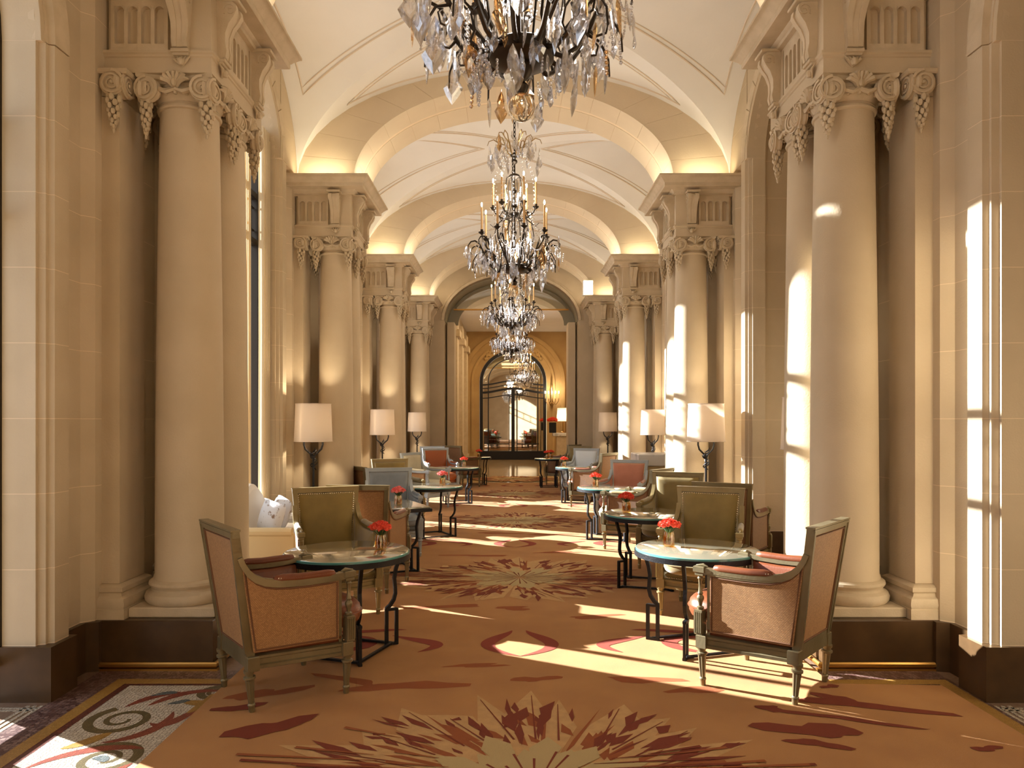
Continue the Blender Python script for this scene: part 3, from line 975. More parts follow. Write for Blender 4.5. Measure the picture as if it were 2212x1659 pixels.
def entablature(s, i):
    y0 = Y0 + S * i; y1 = y0 + EL
    e = empty('entablature', (0, 0, 0))
    tag(e, 'carved stone entablature block with scroll brackets and cornice over the ' + ORD[i] + ' ' + SIDE[s] + ' columns' if i >= 0 else 'stone entablature behind the camera', 'entablature')
    xo = WA + .05
    x0, x1 = (EI, xo) if s > 0 else (-xo, -EI)
    m = rect_loft(x0, x1, y0, y1, [(-.01, ZA), (.0, ZA + .003), (0, ZA + .095), (.008, ZA + .10), (.008, ZA + .112), (.018, ZA + .12), (.018, ZA + .135), (0, ZA + .137)])
    build(m, 'architrave', STONE, e)
    zf = ZA + .137
    m = rect_loft(x0, x1, y0, y1, [(-.03, zf), (-.03, zf + .02), (-.03, zf + .33), (-.0, zf + .335), (0, zf + .36)])
    build(m, 'frieze', STONE, e)
    # raised frieze frame with flutes recessed between fillets
    def flutes(face, c0, c1, n):
        """face: ('y', yv, sgn) or ('x', xv, sgn); fillets between flutes"""
        mm = MB(); w = (c1 - c0) / n
        def fb(a0, a1, z0, z1, d):
            if face[0] == 'y':
                ya = face[1]; mm.box(a0, a1, ya, ya + face[2] * d, z0, z1)
            else:
                xa = face[1]; mm.box(xa, xa + face[2] * d, a0, a1, z0, z1)
        D = .030
        fb(c0 - .012, c1 + .012, zf, zf + .045, D)
        fb(c0 - .012, c1 + .012, zf + .275, zf + .335, D)
        for k in range(n + 1):
            a = c0 + w * k
            fb(a - .012, a + .012, zf + .045, zf + .275, D)
        # rounded flute heads
        for k in range(n):
            a = c0 + w * (k + .5); hw = w / 2 - .010
            for sg in (-1, 1):
                pts = [(sg * hw, 0), (sg * hw, -.03), (sg * hw * .75, -.012), (sg * hw * .4, -.003), (0, 0)]
                vs = []; npt = len(pts)
                for d in (0, D):
                    for (u, z) in pts:
                        if face[0] == 'y': vs.append((a + u, face[1] + face[2] * d, zf + .276 + z))
                        else: vs.append((face[1] + face[2] * d, a + u, zf + .276 + z))
                fs = [tuple(range(npt)), tuple(reversed(range(npt, 2 * npt)))] + [(q, (q + 1) % npt, npt + (q + 1) % npt, npt + q) for q in range(npt)]
                mm.add(vs, fs)
        return mm
    lo, hi = sorted((s * 2.17, s * 2.50))
    build(flutes(('y', y0 + .03, -1), lo, hi, 4), 'fluted_panel', STONE2, e)
    build(flutes(('y', y1 - .03, 1), lo, hi, 4), 'fluted_panel', STONE2, e)
    fx = s * (EI + .03)
    build(flutes(('x', fx, -s), y0 + .27, y1 - .27, 5), 'fluted_panel', STONE2, e)
    # plain corner blocks
    for yy in (y0, y1 - .24):
        build(MB().box(s * EI, s * (EI + .16), yy, yy + .24, zf, zf + .335), 'corner_block', STONE, e)
    for (bx, by, rz) in [(s * 2.07, y0 + .01, 0), (s * 2.07, y1 - .01, PI), (s * EI, y0 + .14, -s * PI / 2 * -1), (s * EI, y1 - .14, s * PI / 2)]:
        if abs(abs(bx) - EI) < 1e-6:
            rz = -PI / 2 if s > 0 else PI / 2
        b = put('bracket', BRK, STONE2, e, (bx, by, zf + .0), (0, 0, rz))
        put('bracket_drop', DRP, STONE2, b, (0, -.0, -.03))
    zc = zf + .36
    k = (ZC - zc)
    m = rect_loft(x0, x1, y0, y1, [(.0, zc - .01), (.03, zc), (.035, zc + k * .12), (.055, zc + k * .2), (.06, zc + k * .24), (.16, zc + k * .26), (.165, zc + k * .30), (.165, zc + k * .50), (.175, zc + k * .54), (.18, zc + k * .60), (.205, zc + k * .74), (.225, zc + k * .86), (.235, zc + k * .88), (.235, zc + k * 1.0), (.20, ZC)])
    build(m, 'cornice', STONE2, e)
    return e
for s in (-1, 1):
    for i in range(0, 4):
        y0 = Y0 + S * i
        column(s, y0 + .225, 'smooth Ionic stone column, front one of the ' + ORD[i] + ' pair along the ' + SIDE[s] + ' side')
        column(s, y0 + .675, 'smooth Ionic stone column, rear one of the ' + ORD[i] + ' pair along the ' + SIDE[s] + ' side')
        pilaster(s, y0 + .12, 'flat stone pilaster with half capital behind the front column of the ' + ORD[i] + ' ' + SIDE[s] + ' pair')
        pilaster(s, y0 + .78, 'flat stone pilaster with half capital behind the rear column of the ' + ORD[i] + ' ' + SIDE[s] + ' pair')
        entablature(s, i)
        b = empty('column_pedestal')
        tag(b, 'low brown marble pedestal with brass foot rail under the ' + ORD[i] + ' ' + SIDE[s] + ' columns', 'pedestal')
        lo, hi = sorted((s * 1.84, s * 2.60))
        build(MB().box(lo, hi, y0 - .10, y0 + EL + .10, 0, .296, .004), 'marble_block', BROWN, b, smooth=False)
        r = MB()
        xr = s * 1.82
        r.tube([(s * 2.53, y0 - .115, .035), (xr, y0 - .115, .035), (xr, y0 + EL + .115, .035), (s * 2.53, y0 + EL + .115, .035)], .017, 8)
        r.box(*sorted((s * 1.80, s * 2.54)), y0 - .13, y0 - .1, .0, .014)
        build(r, 'foot_rail', BRASS, b)

# cove lights on the cornices (hidden uplights that wash the arches)
for i in range(0, 4):
    y0 = Y0 + S * i; y1 = y0 + EL
    for s in (-1, 1):
        area('cove_light', (s * 2.2, y0 - .14, ZC + .02), (PI - .25, 0, 0), .5, .05, 2.4, (1.0, .84, .56))
        area('cove_light', (s * 2.2, y1 + .14, ZC + .02), (PI + .25, 0, 0), .5, .05, 2.4, (1.0, .84, .56))
        area('cove_light', (s * (EI - .13), (y0 + y1) / 2, ZC + .02), (PI, -s * .25, 0), .05, .8, 4.2, (1.0, .87, .66))

# ------------------------------------------------------------------ left windows with iron frames
WX = -2.80
def window(i):
    yc = PC + S / 2 + S * i; hs = S / 2 - PH + .02
    w = empty('window_' + str(i + 3))
    nm = {-2: 'behind the camera', -1: 'nearest', 0: 'second', 1: 'third', 2: 'farthest'}[i]
    tag(w, 'tall arched dark metal window in the ' + nm + ' left bay', 'window', kind='structure')
    spr, rise = (4.35, .80) if i != -1 else (3.54, .95)
    f = MB()
    path = [(WX, yc - hs, 0), (WX, yc - hs, spr)]
    for k in range(25):
        t = PI * k / 24; path.append((WX, yc - hs * cos(t), spr + rise * sin(t)))
    path += [(WX, yc + hs, spr), (WX, yc + hs, 0)]
    f.bar(path, .09, .07, up=(1, 0, 0))
    build(f, 'window_frame', BRONZE, w)
    for y in (yc - .46, yc + .46):
        build(MB().box(WX - .03, WX + .03, y - .022, y + .022, 0, spr + rise * .86), 'mullion', BRONZE, w, smooth=False)
    t1 = 3.42 if i != -1 else 2.6
    for z in (.22, t1, t1 + .50):
        build(MB().box(WX - .03, WX + .035, yc - hs, yc + hs, z - .03, z + .03), 'transom', BRONZE, w, smooth=False)
    lat = MB()
    for k in range(6):
        y = yc - hs + (k + .5) * 2 * hs / 6
        lat.box(WX - .01, WX + .01, y - .008, y + .008, t1, t1 + .5)
        lat.box(WX - .01, WX + .01, y - .09, y + .09, t1 + .12, t1 + .135)
        lat.box(WX - .01, WX + .01, y - .09, y + .09, t1 + .36, t1 + .375)
    build(lat, 'transom_lattice', BRONZE, w, smooth=False)
    pts = [(WX, yc - hs, 0.0)] + [(WX, yc - hs * cos(PI * k / 24), spr + rise * sin(PI * k / 24)) for k in range(25)] + [(WX, yc + hs, 0.0)]
    g = MB(); g.add(pts, [tuple(range(len(pts)))])
    build(g, 'pane', WGLASS, w, smooth=False, recalc=False)
    if i == -1:
        c3 = MB(); rr = []  # added drape out of view; cuts the light through this window
        for z in (.02, 2.0, 4.3):
            rr.append([(-2.66 + .03 * sin(k * 1.1), yc - .10 + (k / 60) * .55, z) for k in range(61)])
        c3.loft(rr, cap=False, closed=False)
        o = build(c3, 'window_curtain', DRAPE)
        tag(o, 'unseen curtain added at the nearest left window to block part of its light', 'curtain')
    if i >= 0:
        c = MB(); rr = []
        # gathered curtain by the far jamb
        n = 40
        for z, sw in ((.02, 1.15), (.8, 1.0), (2.4, .92), (3.9, .95), (4.6, 1.0)):
            rr.append([(-2.66 + .035 * sin(k * 1.05), yc + hs - .03 - (k / n) * .24 * sw, z) for k in range(n)])
        c.loft(rr, cap=False, closed=False)
        if i == 0:
            c2 = MB(); rr = []  # added panel hidden from view; keeps sun off the nearest right front column
            for z in (.02, 2.0, 4.9):
                rr.append([(-2.68 + .03 * sin(k * 1.1), yc + .12 + (k / 40) * .30, z) for k in range(41)])
            c2.loft(rr, cap=False, closed=False)
            o = build(c2, 'window_curtain', CURT)
            tag(o, 'narrow unseen curtain added at the second left window to keep sun off a right column', 'curtain')
        o = build(c, 'window_curtain', CURT)
        tag(o, 'long cream curtain gathered beside the window of the ' + nm + ' left bay', 'curtain')
for i in range(-2, 3):
    window(i)
# back wall behind the camera with a broad glazed opening
bw = empty('wall_back'); tag(bw, 'plain stone wall behind the camera', 'wall', kind='structure')
q = MB()
q.box(-3.5, 3.9, -3.6, -3.3, 0, 6)
build(q, 'wall_panel', STONE, bw, smooth=False)

# ------------------------------------------------------------------ far end: arch, hall beyond, mirrored door
YE = 17.62
ew = empty('wall_end'); tag(ew, 'stone end wall pierced by a tall arch at the end of the carpet', 'wall', kind='structure')
hs, spr, rise = 1.63, 3.95, 1.10
q = MB(); rr = []
for k in range(25):
    t = PI * k / 24; rr.append([(-hs * cos(t), YE - .1, spr + rise * sin(t)), (-hs * cos(t), YE - .1, 6), (-hs * cos(t), YE + .8, 6), (-hs * cos(t), YE + .8, spr + rise * sin(t))])
q.loft(rr)
q.box(-3.5, -hs, YE - .1, YE + .8, 0, 6); q.box(hs, 3.9, YE - .1, YE + .8, 0, 6)
build(q, 'wall_panel', STONE, ew, smooth=False)
q = MB(); rr = []
for k in range(25):
    t = PI * k / 24
    f_ = lambda e, y: (-(hs + e) * cos(t), y, spr + (rise + e) * sin(t))
    rr.append([f_(0, YE + .12), f_(0, YE + .10), f_(.0, YE - .13), f_(.06, YE - .14), f_(.07, YE - .115), f_(.12, YE - .11)])
q.loft(rr)
build(q, 'archivolt', STONE2, ew)
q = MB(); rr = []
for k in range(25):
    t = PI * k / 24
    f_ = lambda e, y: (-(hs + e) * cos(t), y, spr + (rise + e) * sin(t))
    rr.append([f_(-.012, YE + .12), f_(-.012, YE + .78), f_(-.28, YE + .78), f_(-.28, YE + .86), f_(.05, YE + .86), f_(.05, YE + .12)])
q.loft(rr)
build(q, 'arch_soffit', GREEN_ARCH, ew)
for s in (-1, 1):
    q = MB().box(s * (hs - .05), s * (hs - .22), YE + .25, YE + .85, 0, spr)
    build(q, 'jamb', STONE, ew, smooth=False)
tr = empty('glazed_transom', (0, 0, 0)); tag(tr, 'glass fanlight above a slim metal bar high in the end arch', 'fanlight')
build(MB().box(-1.45, 1.45, YE + .60, YE + .64, 4.30, 4.335), 'bar', BRASS, tr, smooth=False)
pts = [(-1.38 * cos(PI * k / 20), YE + .62, 4.33 + .62 * sin(PI * k / 20)) for k in range(21)]
g = MB(); g.add(pts, [tuple(range(21))]); build(g, 'pane', glass_mat('fanlight_glass', (.8, .78, .6), .35), tr, smooth=False, recalc=False)

HL, HR, YD = -1.72, 2.45, 28.2
hw = empty('wall_hall'); tag(hw, 'warm ochre stone walls of the hall beyond the end arch', 'wall', kind='structure')
q = MB()
q.box(HL - .3, HL, YE + .8, YD + .4, 0, 5.4); q.box(HR, HR + .3, YE + .8, YD + .4, 0, 5.4)
build(q, 'side_wall', STONE, hw, smooth=False)
q = MB()
for s, X in ((1, HL), (-1, HR)):
    for y in (19.0, 21.2, 23.6, 26.0):
        q.box(X, X + s * .14, y, y + .8, .3, 4.6); q.box(X, X + s * .18, y - .03, y + .83, 0, .3)
        q.box(X, X + s * .22, y - .06, y + .86, 4.0, 4.2)
build(q, 'wall_pilaster_strip', STONE2, hw, smooth=False)
build(MB().box(HL, HR, YE + .8, YD + .4, 5.0, 5.4), 'hall_ceiling', VAULT, hw, smooth=False)
# end wall of the hall with recessed arch
DCX, dh, dsp, dr = 0.10, 1.21, 3.05, 1.13
q = MB(); rr = []
for k in range(25):
    t = PI * k / 24; rr.append([(DCX - (dh + .1) * cos(t), YD, dsp + (dr + .1) * sin(t)), (DCX - (dh + .1) * cos(t), YD, 5.2), (DCX - (dh + .1) * cos(t), YD + .35, 5.2), (DCX - (dh + .1) * cos(t), YD + .35, dsp + (dr + .1) * sin(t))])
q.loft(rr); q.box(HL - .3, DCX - dh - .1, YD, YD + .35, 0, 5.2); q.box(DCX + dh + .1, HR + .3, YD, YD + .35, 0, 5.2)
build(q, 'door_wall', GOLDW, hw, smooth=False)
q = MB()
for (e, w_, y) in ((.55, .16, YD - .1), (.22, .10, YD - .06)):
    rr = []
    P = [(-1, 0.3)] + [None] * 25 + [(1, .3)]
    for k in range(27):
        if k == 0: c, z0 = -1, .3; r2 = [(DCX - dh - .1 - e, y, .3), (DCX - dh - .1 - e - w_, y, .3), (DCX - dh - .1 - e - w_, YD, .3), (DCX - dh - .1 - e, YD, .3)]
        elif k == 26: r2 = [(DCX + dh + .1 + e, y, .3), (DCX + dh + .1 + e + w_, y, .3), (DCX + dh + .1 + e + w_, YD, .3), (DCX + dh + .1 + e, YD, .3)]
        else:
            t = PI * (k - 1) / 24; a = dh + .1 + e; b = dr + .1 + e
            r2 = [(DCX - a * cos(t), y, dsp + b * sin(t)), (DCX - (a + w_) * cos(t), y, dsp + (b + w_) * sin(t)), (DCX - (a + w_) * cos(t), YD, dsp + (b + w_) * sin(t)), (DCX - a * cos(t), YD, dsp + b * sin(t))]
        rr.append(r2)
    q.loft(rr)
build(q, 'arch_surround', GOLDW, hw)
r_ = MB()
for s in (-1, 1):
    for k in range(12):
        a = .6 + k * .5
        r_.sphere((DCX + s * (.75 + .03 * k), YD - .05, 4.35 - .035 * k + .05 * sin(a * 3)), .06, .05, .07, 6, 4)
build(r_, 'carved_foliage', GOLDW, hw)
d = empty('door_1'); tag(d, 'tall arched double door of black iron and mirrored glass at the far end', 'door', kind='structure')
def darch(a, b, z0=.28, n=25):
    return [(DCX - a, YD + .03, z0)] + [(DCX - a * cos(PI * k / (n - 1)), YD + .03, dsp + b * sin(PI * k / (n - 1))) for k in range(n)] + [(DCX + a, YD + .03, z0)]
build(MB().bar(darch(dh + .03, dr + .03, 0), .12, .14, up=(0, 1, 0)), 'door_frame', IRON, d)
build(MB().bar(darch(dh - .24, dr - .24), .035, .05, up=(0, 1, 0)), 'inner_bar', IRON, d)
build(MB().box(DCX - .065, DCX + .065, YD - .03, YD + .09, 0, 2.75), 'meeting_stile', IRON, d, smooth=False)
build(MB().box(DCX - dh, DCX + dh, YD - .02, YD + .1, 0, .34), 'kick_panel', IRON, d, smooth=False)
for (zo, th, am) in ((2.62, .05, .16), (2.92, .03, .16), (2.78, .018, .15), (2.40, .02, .14)):
    p = []
    for k in range(31):
        u = -1 + k / 15; p.append((DCX + dh * u, YD + .0, zo + am * (.5 + .5 * cos(PI * abs(u))) - .0))
    build(MB().bar(p, .05, th * 1.6, up=(0, 0, 1)), 'curved_rail', IRON, d)
for s in (-1, 1):
    build(MB().box(DCX + s * .14, DCX + s * .17, YD, YD + .05, .3, 2.7), 'door_bar', IRON, d, smooth=False)
    build(MB().box(DCX + s * (dh - .26), DCX + s * (dh - .23), YD, YD + .05, .3, 2.6), 'door_bar', IRON, d, smooth=False)
    build(MB().box(DCX + s * .17, DCX + s * (dh - .2), YD, YD + .05, .60, .63), 'door_bar', IRON, d, smooth=False)
g = MB(); p = darch(dh, dr, .3); g.add([(x, YD + .06, z) for x, y, z in p], [tuple(range(len(p)))])
build(g, 'mirror_pane', MIRROR, d, smooth=False)
d2 = empty('door_2'); tag(d2, 'dark side door in the hall wall just before the mirrored door', 'door', kind='structure')
build(MB().box(HL, HL + .06, 26.9, 27.7, 0, 2.5), 'door_leaf', BRONZE, d2, smooth=False)
build(MB().box(HL, HL + .10, 26.8, 26.9, 0, 2.6), 'door_frame', IRON, d2, smooth=False)

# ------------------------------------------------------------------ armchair meshes (facing +y)
def chair_meshes():
    Mx = {}
    # leg
    def leg(h, top=.028, bot=.015):
        m = MB()
        m.lathe([(bot * .95, 0), (bot * 1.05, .008), (bot * 1.1, .028), (bot * 1.3, .032), (bot * 1.3, .040), (bot, .046)], 10)
        # fluted taper
        n = 16; rings = []
        for k in range(5):
            t = k / 4; z = .046 + (h - .095) * t; r_ = bot + (top * .82 - bot) * t
            rings.append([(r_ * (1 if q % 2 else .80) * cos(2 * PI * q / n), r_ * (1 if q % 2 else .80) * sin(2 * PI * q / n), z) for q in range(n)])
        m.loft(rings)
        m.lathe([(top * .8, h - .050), (top * 1.1, h - .044), (top * 1.1, h - .034), (top * .75, h - .030), (top * .75, h - .022), (top * 1.0, h - .012), (top, h)], 12)
        return m.mesh('leg', angle=50)
    Mx['leg'] = leg(.218)
    # seat frame outline
    def outline(fr=.305, fy=.235, rr=.225, ry=-.265, bow=.055, n=9):
        pts = [(-rr, ry), (rr, ry)]
        pts.append((fr, fy - .02))
        for k in range(n):
            t = k / (n - 1); x = fr * .93 - 2 * fr * .93 * t
            pts.append((x, fy + bow * sin(PI * t)))
        pts.append((-fr, fy - .02))
        return pts
    def scaled(pts, e):
        c = Vector((0, 0))
        out = []
        for x, y in pts:
            out.append((x + (e if x > 0 else -e), y + (e if y > 0 else -e)))
        return out
    m = MB()
    O = outline()
    prof = [(-.008, .250), (0, .254), (0, .270), (-.010, .276), (-.010, .300), (-.004, .305), (-.004, .318), (-.014, .325), (-.03, .327)]
    m.loft([[(x, y, z) for x, y in scaled(O, e)] for e, z in prof])
    for (x, y) in ((-.225, -.265), (.225, -.265), (-.29, .225), (.29, .225)):
        m.box(x - .030, x + .030, y - .030, y + .030, .25, .325, .004)
    m.v = [(x, y, z - .040) for x, y, z in m.v]
    Mx['seat_frame'] = m.mesh('seat_frame')
    # upholstered seat base
    m = MB()
    prof = [(-.035, .322), (-.022, .328), (-.018, .350), (-.022, .372), (-.045, .385), (-.10, .388)]
    m.loft([[(x, y, z) for x, y in scaled(O, e)] for e, z in prof])
    m.v = [(x, y, z - .040) for x, y, z in m.v]
    Mx['seat_base'] = m.mesh('seat_base', angle=60)
    # cushion: puffy, overhanging the front
    m = MB(); n = 36; rings = []
    def cush(u, grow):
        pts = []
        for k in range(n):
            a = 2 * PI * k / n; c, s_ = cos(a), sin(a)
            e = 2 / 3.0
            x = (.245 + grow) * (abs(c) ** e) * (1 if c > 0 else -1)
            yb = (.265 + grow) * (abs(s_) ** e) * (1 if s_ > 0 else -1)
            if s_ > 0: x *= 1 + .12 * s_
            pts.append((x, yb + .080 + (.03 * s_ if s_ > 0 else 0), u))
        return pts
    for z, gq in ((.378, -.10), (.380, -.05), (.388, -.012), (.405, .012), (.430, .022), (.452, .022), (.456, .030), (.462, .030), (.466, .022), (.490, .018), (.512, -.002), (.526, -.035), (.534, -.09), (.537, -.16)):
        rings.append(cush(z, gq))
    m.loft(rings)
    m.v = [(x, y, z - .045) for x, y, z in m.v]
    Mx['cushion'] = m.mesh('cushion', angle=60)
    # back frame : stiles + rails, raked
    zb, zt = .30, .935
    def bp(x, z, off=0.0):  # raked plane point; x half width grows
        t = (z - .25) / (zt - .25)
        return (x, -.268 - .095 * t + off, z)
    def hw(z):
        t = (z - .25) / (zt - .25); return .222 + .048 * t
    m = MB()
    for s in (-1, 1):
        m.bar([bp(s * (hw(z) - .018), z) for z in (.215, .45, .7, zt)], .036, .040, up=(0, 1, 0))
        m.bar([bp(s * (hw(z) - .006), z, -.02) for z in (.30, .45, .7, zt - .01)], .012, .010, up=(0, 1, 0))
        m.bar([bp(s * (hw(z) - .034), z, .017) for z in (.36, .5, .7, zt - .035)], .010, .012, up=(0, 1, 0))
    m.bar([bp(-hw(zt), zt - .015), bp(hw(zt), zt - .015)], .038, .036)
    m.bar([bp(-hw(zt) - .004, zt + .004), bp(hw(zt) + .004, zt + .004)], .050, .010)
    m.bar([bp(-hw(zt), zt - .01, -.02), bp(hw(zt), zt - .01, -.02)], .010, .012)
    m.bar([bp(-hw(.31), .265), bp(hw(.31), .265)], .038, .085)
    Mx['back_frame'] = m.mesh('back_frame')
    # rear cane panel
    m = MB()
    z0, z1 = .308, zt - .035
    m.loft([[bp(-hw(z) + .034, z, -.010), bp(hw(z) - .034, z, -.010), bp(hw(z) - .034, z, -.002), bp(-hw(z) + .034, z, -.002)] for z in (z0, .6, z1)])
    Mx['back_cane'] = m.mesh('back_cane')
    m = MB()
    z1 -= .0
    e = .046
    m.tube([bp(-hw(z0) + e - .006, z0 + .01, -.012), bp(hw(z0) - e + .006, z0 + .01, -.012), bp(hw(z1) - e + .006, z1 - .01, -.012), bp(-hw(z1) + e - .006, z1 - .01, -.012)], .006, 5, closed=True)
    Mx['back_braid'] = m.mesh('back_braid')
    # inside back pad
    m = MB(); rings = []
    for off, e in ((0.0, .034), (.016, .036), (.034, .050), (.044, .080), (.048, .13)):
        ring = []
        z0p, z1p = .36 + e * .3, zt - .0 - e
        N = 6
        for k in range(N): ring.append(bp(-(hw(z0p) - e) + 2 * (hw(z0p) - e) * k / N, z0p, off))
        for k in range(N):
            z = z0p + (z1p - z0p) * k / N; ring.append(bp(hw(z) - e, z, off))
        for k in range(N): ring.append(bp((hw(z1p) - e) - 2 * (hw(z1p) - e) * k / N, z1p, off))
        for k in range(N):
            z = z1p - (z1p - z0p) * k / N; ring.append(bp(-(hw(z) - e), z, off))
        rings.append(ring)
    m.loft(rings)
    Mx['back_pad'] = m.mesh('back_pad', angle=60)
    m = MB()
    def nails(P, r_=.0060, step=.0175):
        P = [Vector(p) for p in P]; acc = 0
        for a, b in zip(P, P[1:]):
            L = (b - a).length; d = step - acc
            while d <= L:
                p = a.lerp(b, d / L); m.sphere(p, r_, n=5, m=3); d += step
            acc = (acc + L) % step
    e = .044
    nails([bp(-(hw(.55) - e), .55, .022), bp(-(hw(zt) - e), zt - e, .022), bp(hw(zt) - e, zt - e, .022), bp(hw(.55) - e, .55, .022)])
    # front base nails
    nails([(x, y, .293) for x, y in scaled(O, -.010)[2:-1]], .004, .014)
    # arms ----------------------------------------------------------
    def arm_x(y):  # lateral position along arm
        t = min(1, max(0, (y + .34) / .57)); return .252 + .040 * t
    arm = [(-.338, .80), (-.325, .765), (-.300, .725), (-.262, .690), (-.215, .667), (-.16, .655), (-.08, .648), (.02, .645), (.12, .647), (.225, .652)]
    for s in (-1, 1):
        nails([(s * arm_x(y) + s * .017, y, z + .022) for y, z in arm[5:9]], .0042, .013)
        nails([(s * arm_x(y) - s * .017, y, z + .022) for y, z in arm[5:9]], .0042, .013)
    Mx['nailheads'] = m.mesh('nailheads')
    for nm in ('arm', 'side_cane', 'side_braid', 'arm_pad', 'front_post', 'side_pad'): pass
    def armp(s): return [(s * arm_x(y), y, z) for y, z in arm]
    for s, sfx in ((-1, 'L'), (1, 'R')):
        m = MB()
        m.bar(armp(s), .036, .028)
        m.bar([(x + s * .010, y, z - .018) for x, y, z in armp(s)], .012, .012)
        m.bar([(x, y, z + .014) for x, y, z in armp(s)[:6]], .018, .008)
        x, y, z = armp(s)[-1]
        m.box(x - .026, x + .026, y - .018, y + .048, z - .018, z + .018, .004)
        m.box(x - .020, x + .020, y - .010, y + .040, z - .036, z - .018, .003)
        # small carved leaf where the arm meets the post
        for k in range(3):
            m.tube([(x, y - .03, z + .018), (x - s * .004 * k, y, z + .026), (x, y + .04 - .01 * k, z + .020)], [.004, .009, .003], 5)
        # vertical slim post beside the baluster
        m.box(s * .278 - .007, s * .278 + .007, .185, .203, .28, .64)
        Mx['arm' + sfx] = m.mesh('arm')
        m = MB()
        px, py = s * .292, .240
        m.box(px - .026, px + .026, py - .022, py + .026, .285, .425, .003)
        for k in range(4):
            m.box(px - .020 + k * .0115, px - .014 + k * .0115, py + .024, py + .031, .297, .412)
            m.box(px + s * .024, px + s * .031, py - .018 + k * .0115, py - .012 + k * .0115, .297, .412)
        m.lathe([(.016, .425), (.020, .432), (.020, .440), (.010, .446), (.013, .465), (.021, .485), (.020, .497), (.012, .508), (.016, .516), (.012, .524), (.0095, .56), (.012, .595), (.017, .602), (.013, .610), (.018, .618)], 12, px, py)
        Mx['front_post' + sfx] = m.mesh('front_post')
        # cane side panel
        def shape(inset, xo, zlow=.305):
            pts = []
            A = [(y, z) for y, z in arm if y > -.33]
            top = [(s * (arm_x(y) + xo), y + (inset if y < -.2 else 0), z - .022 - inset) for y, z in A if y < .17]
            top.append((s * (arm_x(.185) + xo), .180 - inset, .648 - .022 - inset))
            bot = [(s * (.288 + xo), .180 - inset, zlow + inset), (s * (.236 + xo), -.262 + inset, zlow + inset)]
            return top + bot
        m = MB(); a = shape(.0, .008); b = shape(.0, .000)
        m.loft([a, b])
        Mx['side_cane' + sfx] = m.mesh('side_cane', smooth=False)
        m = MB(); m.tube(shape(.010, .009), .006, 5, closed=True)
        Mx['side_braid' + sfx] = m.mesh('side_braid')
        m = MB()
        a = shape(.0, .000); b = shape(.004, -.022); c = shape(.02, -.030)
        m.loft([a, b, c])
        Mx['side_pad' + sfx] = m.mesh('side_pad', angle=60)
        m = MB(); rings = []
        Y = [-.170, -.160, -.12, -.04, .04, .12, .155, .163]
        for k, y in enumerate(Y):
            q = .35 if k in (0, 7) else (.8 if k in (1, 6) else 1)
            z = .652 + .010; x = s * arm_x(y)
            if y < -.1: z += .006
            rings.append([(x + .022 * q * cos(t), y, z + max(-.006, .027 * q * sin(t))) for t in [2 * PI * j / 12 for j in range(12)]])
        m.loft(rings)
        Mx['arm_pad' + sfx] = m.mesh('arm_pad', angle=60)
    return Mx
CM = chair_meshes()
def armchair(x, y, fx, fy, frame, uph, cane, label, group=None, detail=2, inner=None, sc=1.0):
    rz = math.atan2(-fx, fy)
    zc = .0125 if -1.66 < x < 1.78 else 0.0
    c = empty('armchair', (x, y, zc), rz, (sc, sc, sc)); tag(c, label, 'armchair', group)
    inner = inner or uph
    for (lx, ly) in ((-.225, -.265), (.225, -.265), (-.29, .225), (.29, .225)):
        tx = -.06 if ly < 0 else .03
        put('leg', CM['leg'], frame, c, (lx * 1.0, ly * 1.0, 0), (-tx * 1.2, 0, 0))
    put('seat_frame', CM['seat_frame'], frame, c)
    put('seat_base', CM['seat_base'], uph, c)
    put('cushion', CM['cushion'], uph, c)
    put('back_frame', CM['back_frame'], frame, c)
    put('back_cane', CM['back_cane'], cane, c)
    put('back_braid', CM['back_braid'], BRAID, c)
    put('back_pad', CM['back_pad'], inner, c)
    nl = put('nailheads', CM['nailheads'], NAIL, c); nl['kind'] = 'stuff'
    for q in 'LR':
        put('arm', CM['arm' + q], frame, c)
        put('front_post', CM['front_post' + q], frame, c)
        put('side_cane', CM['side_cane' + q], cane, c)
        put('side_braid', CM['side_braid' + q], BRAID, c)
        put('side_pad', CM['side_pad' + q], uph, c)
        put('arm_pad', CM['arm_pad' + q], uph, c)
    return c

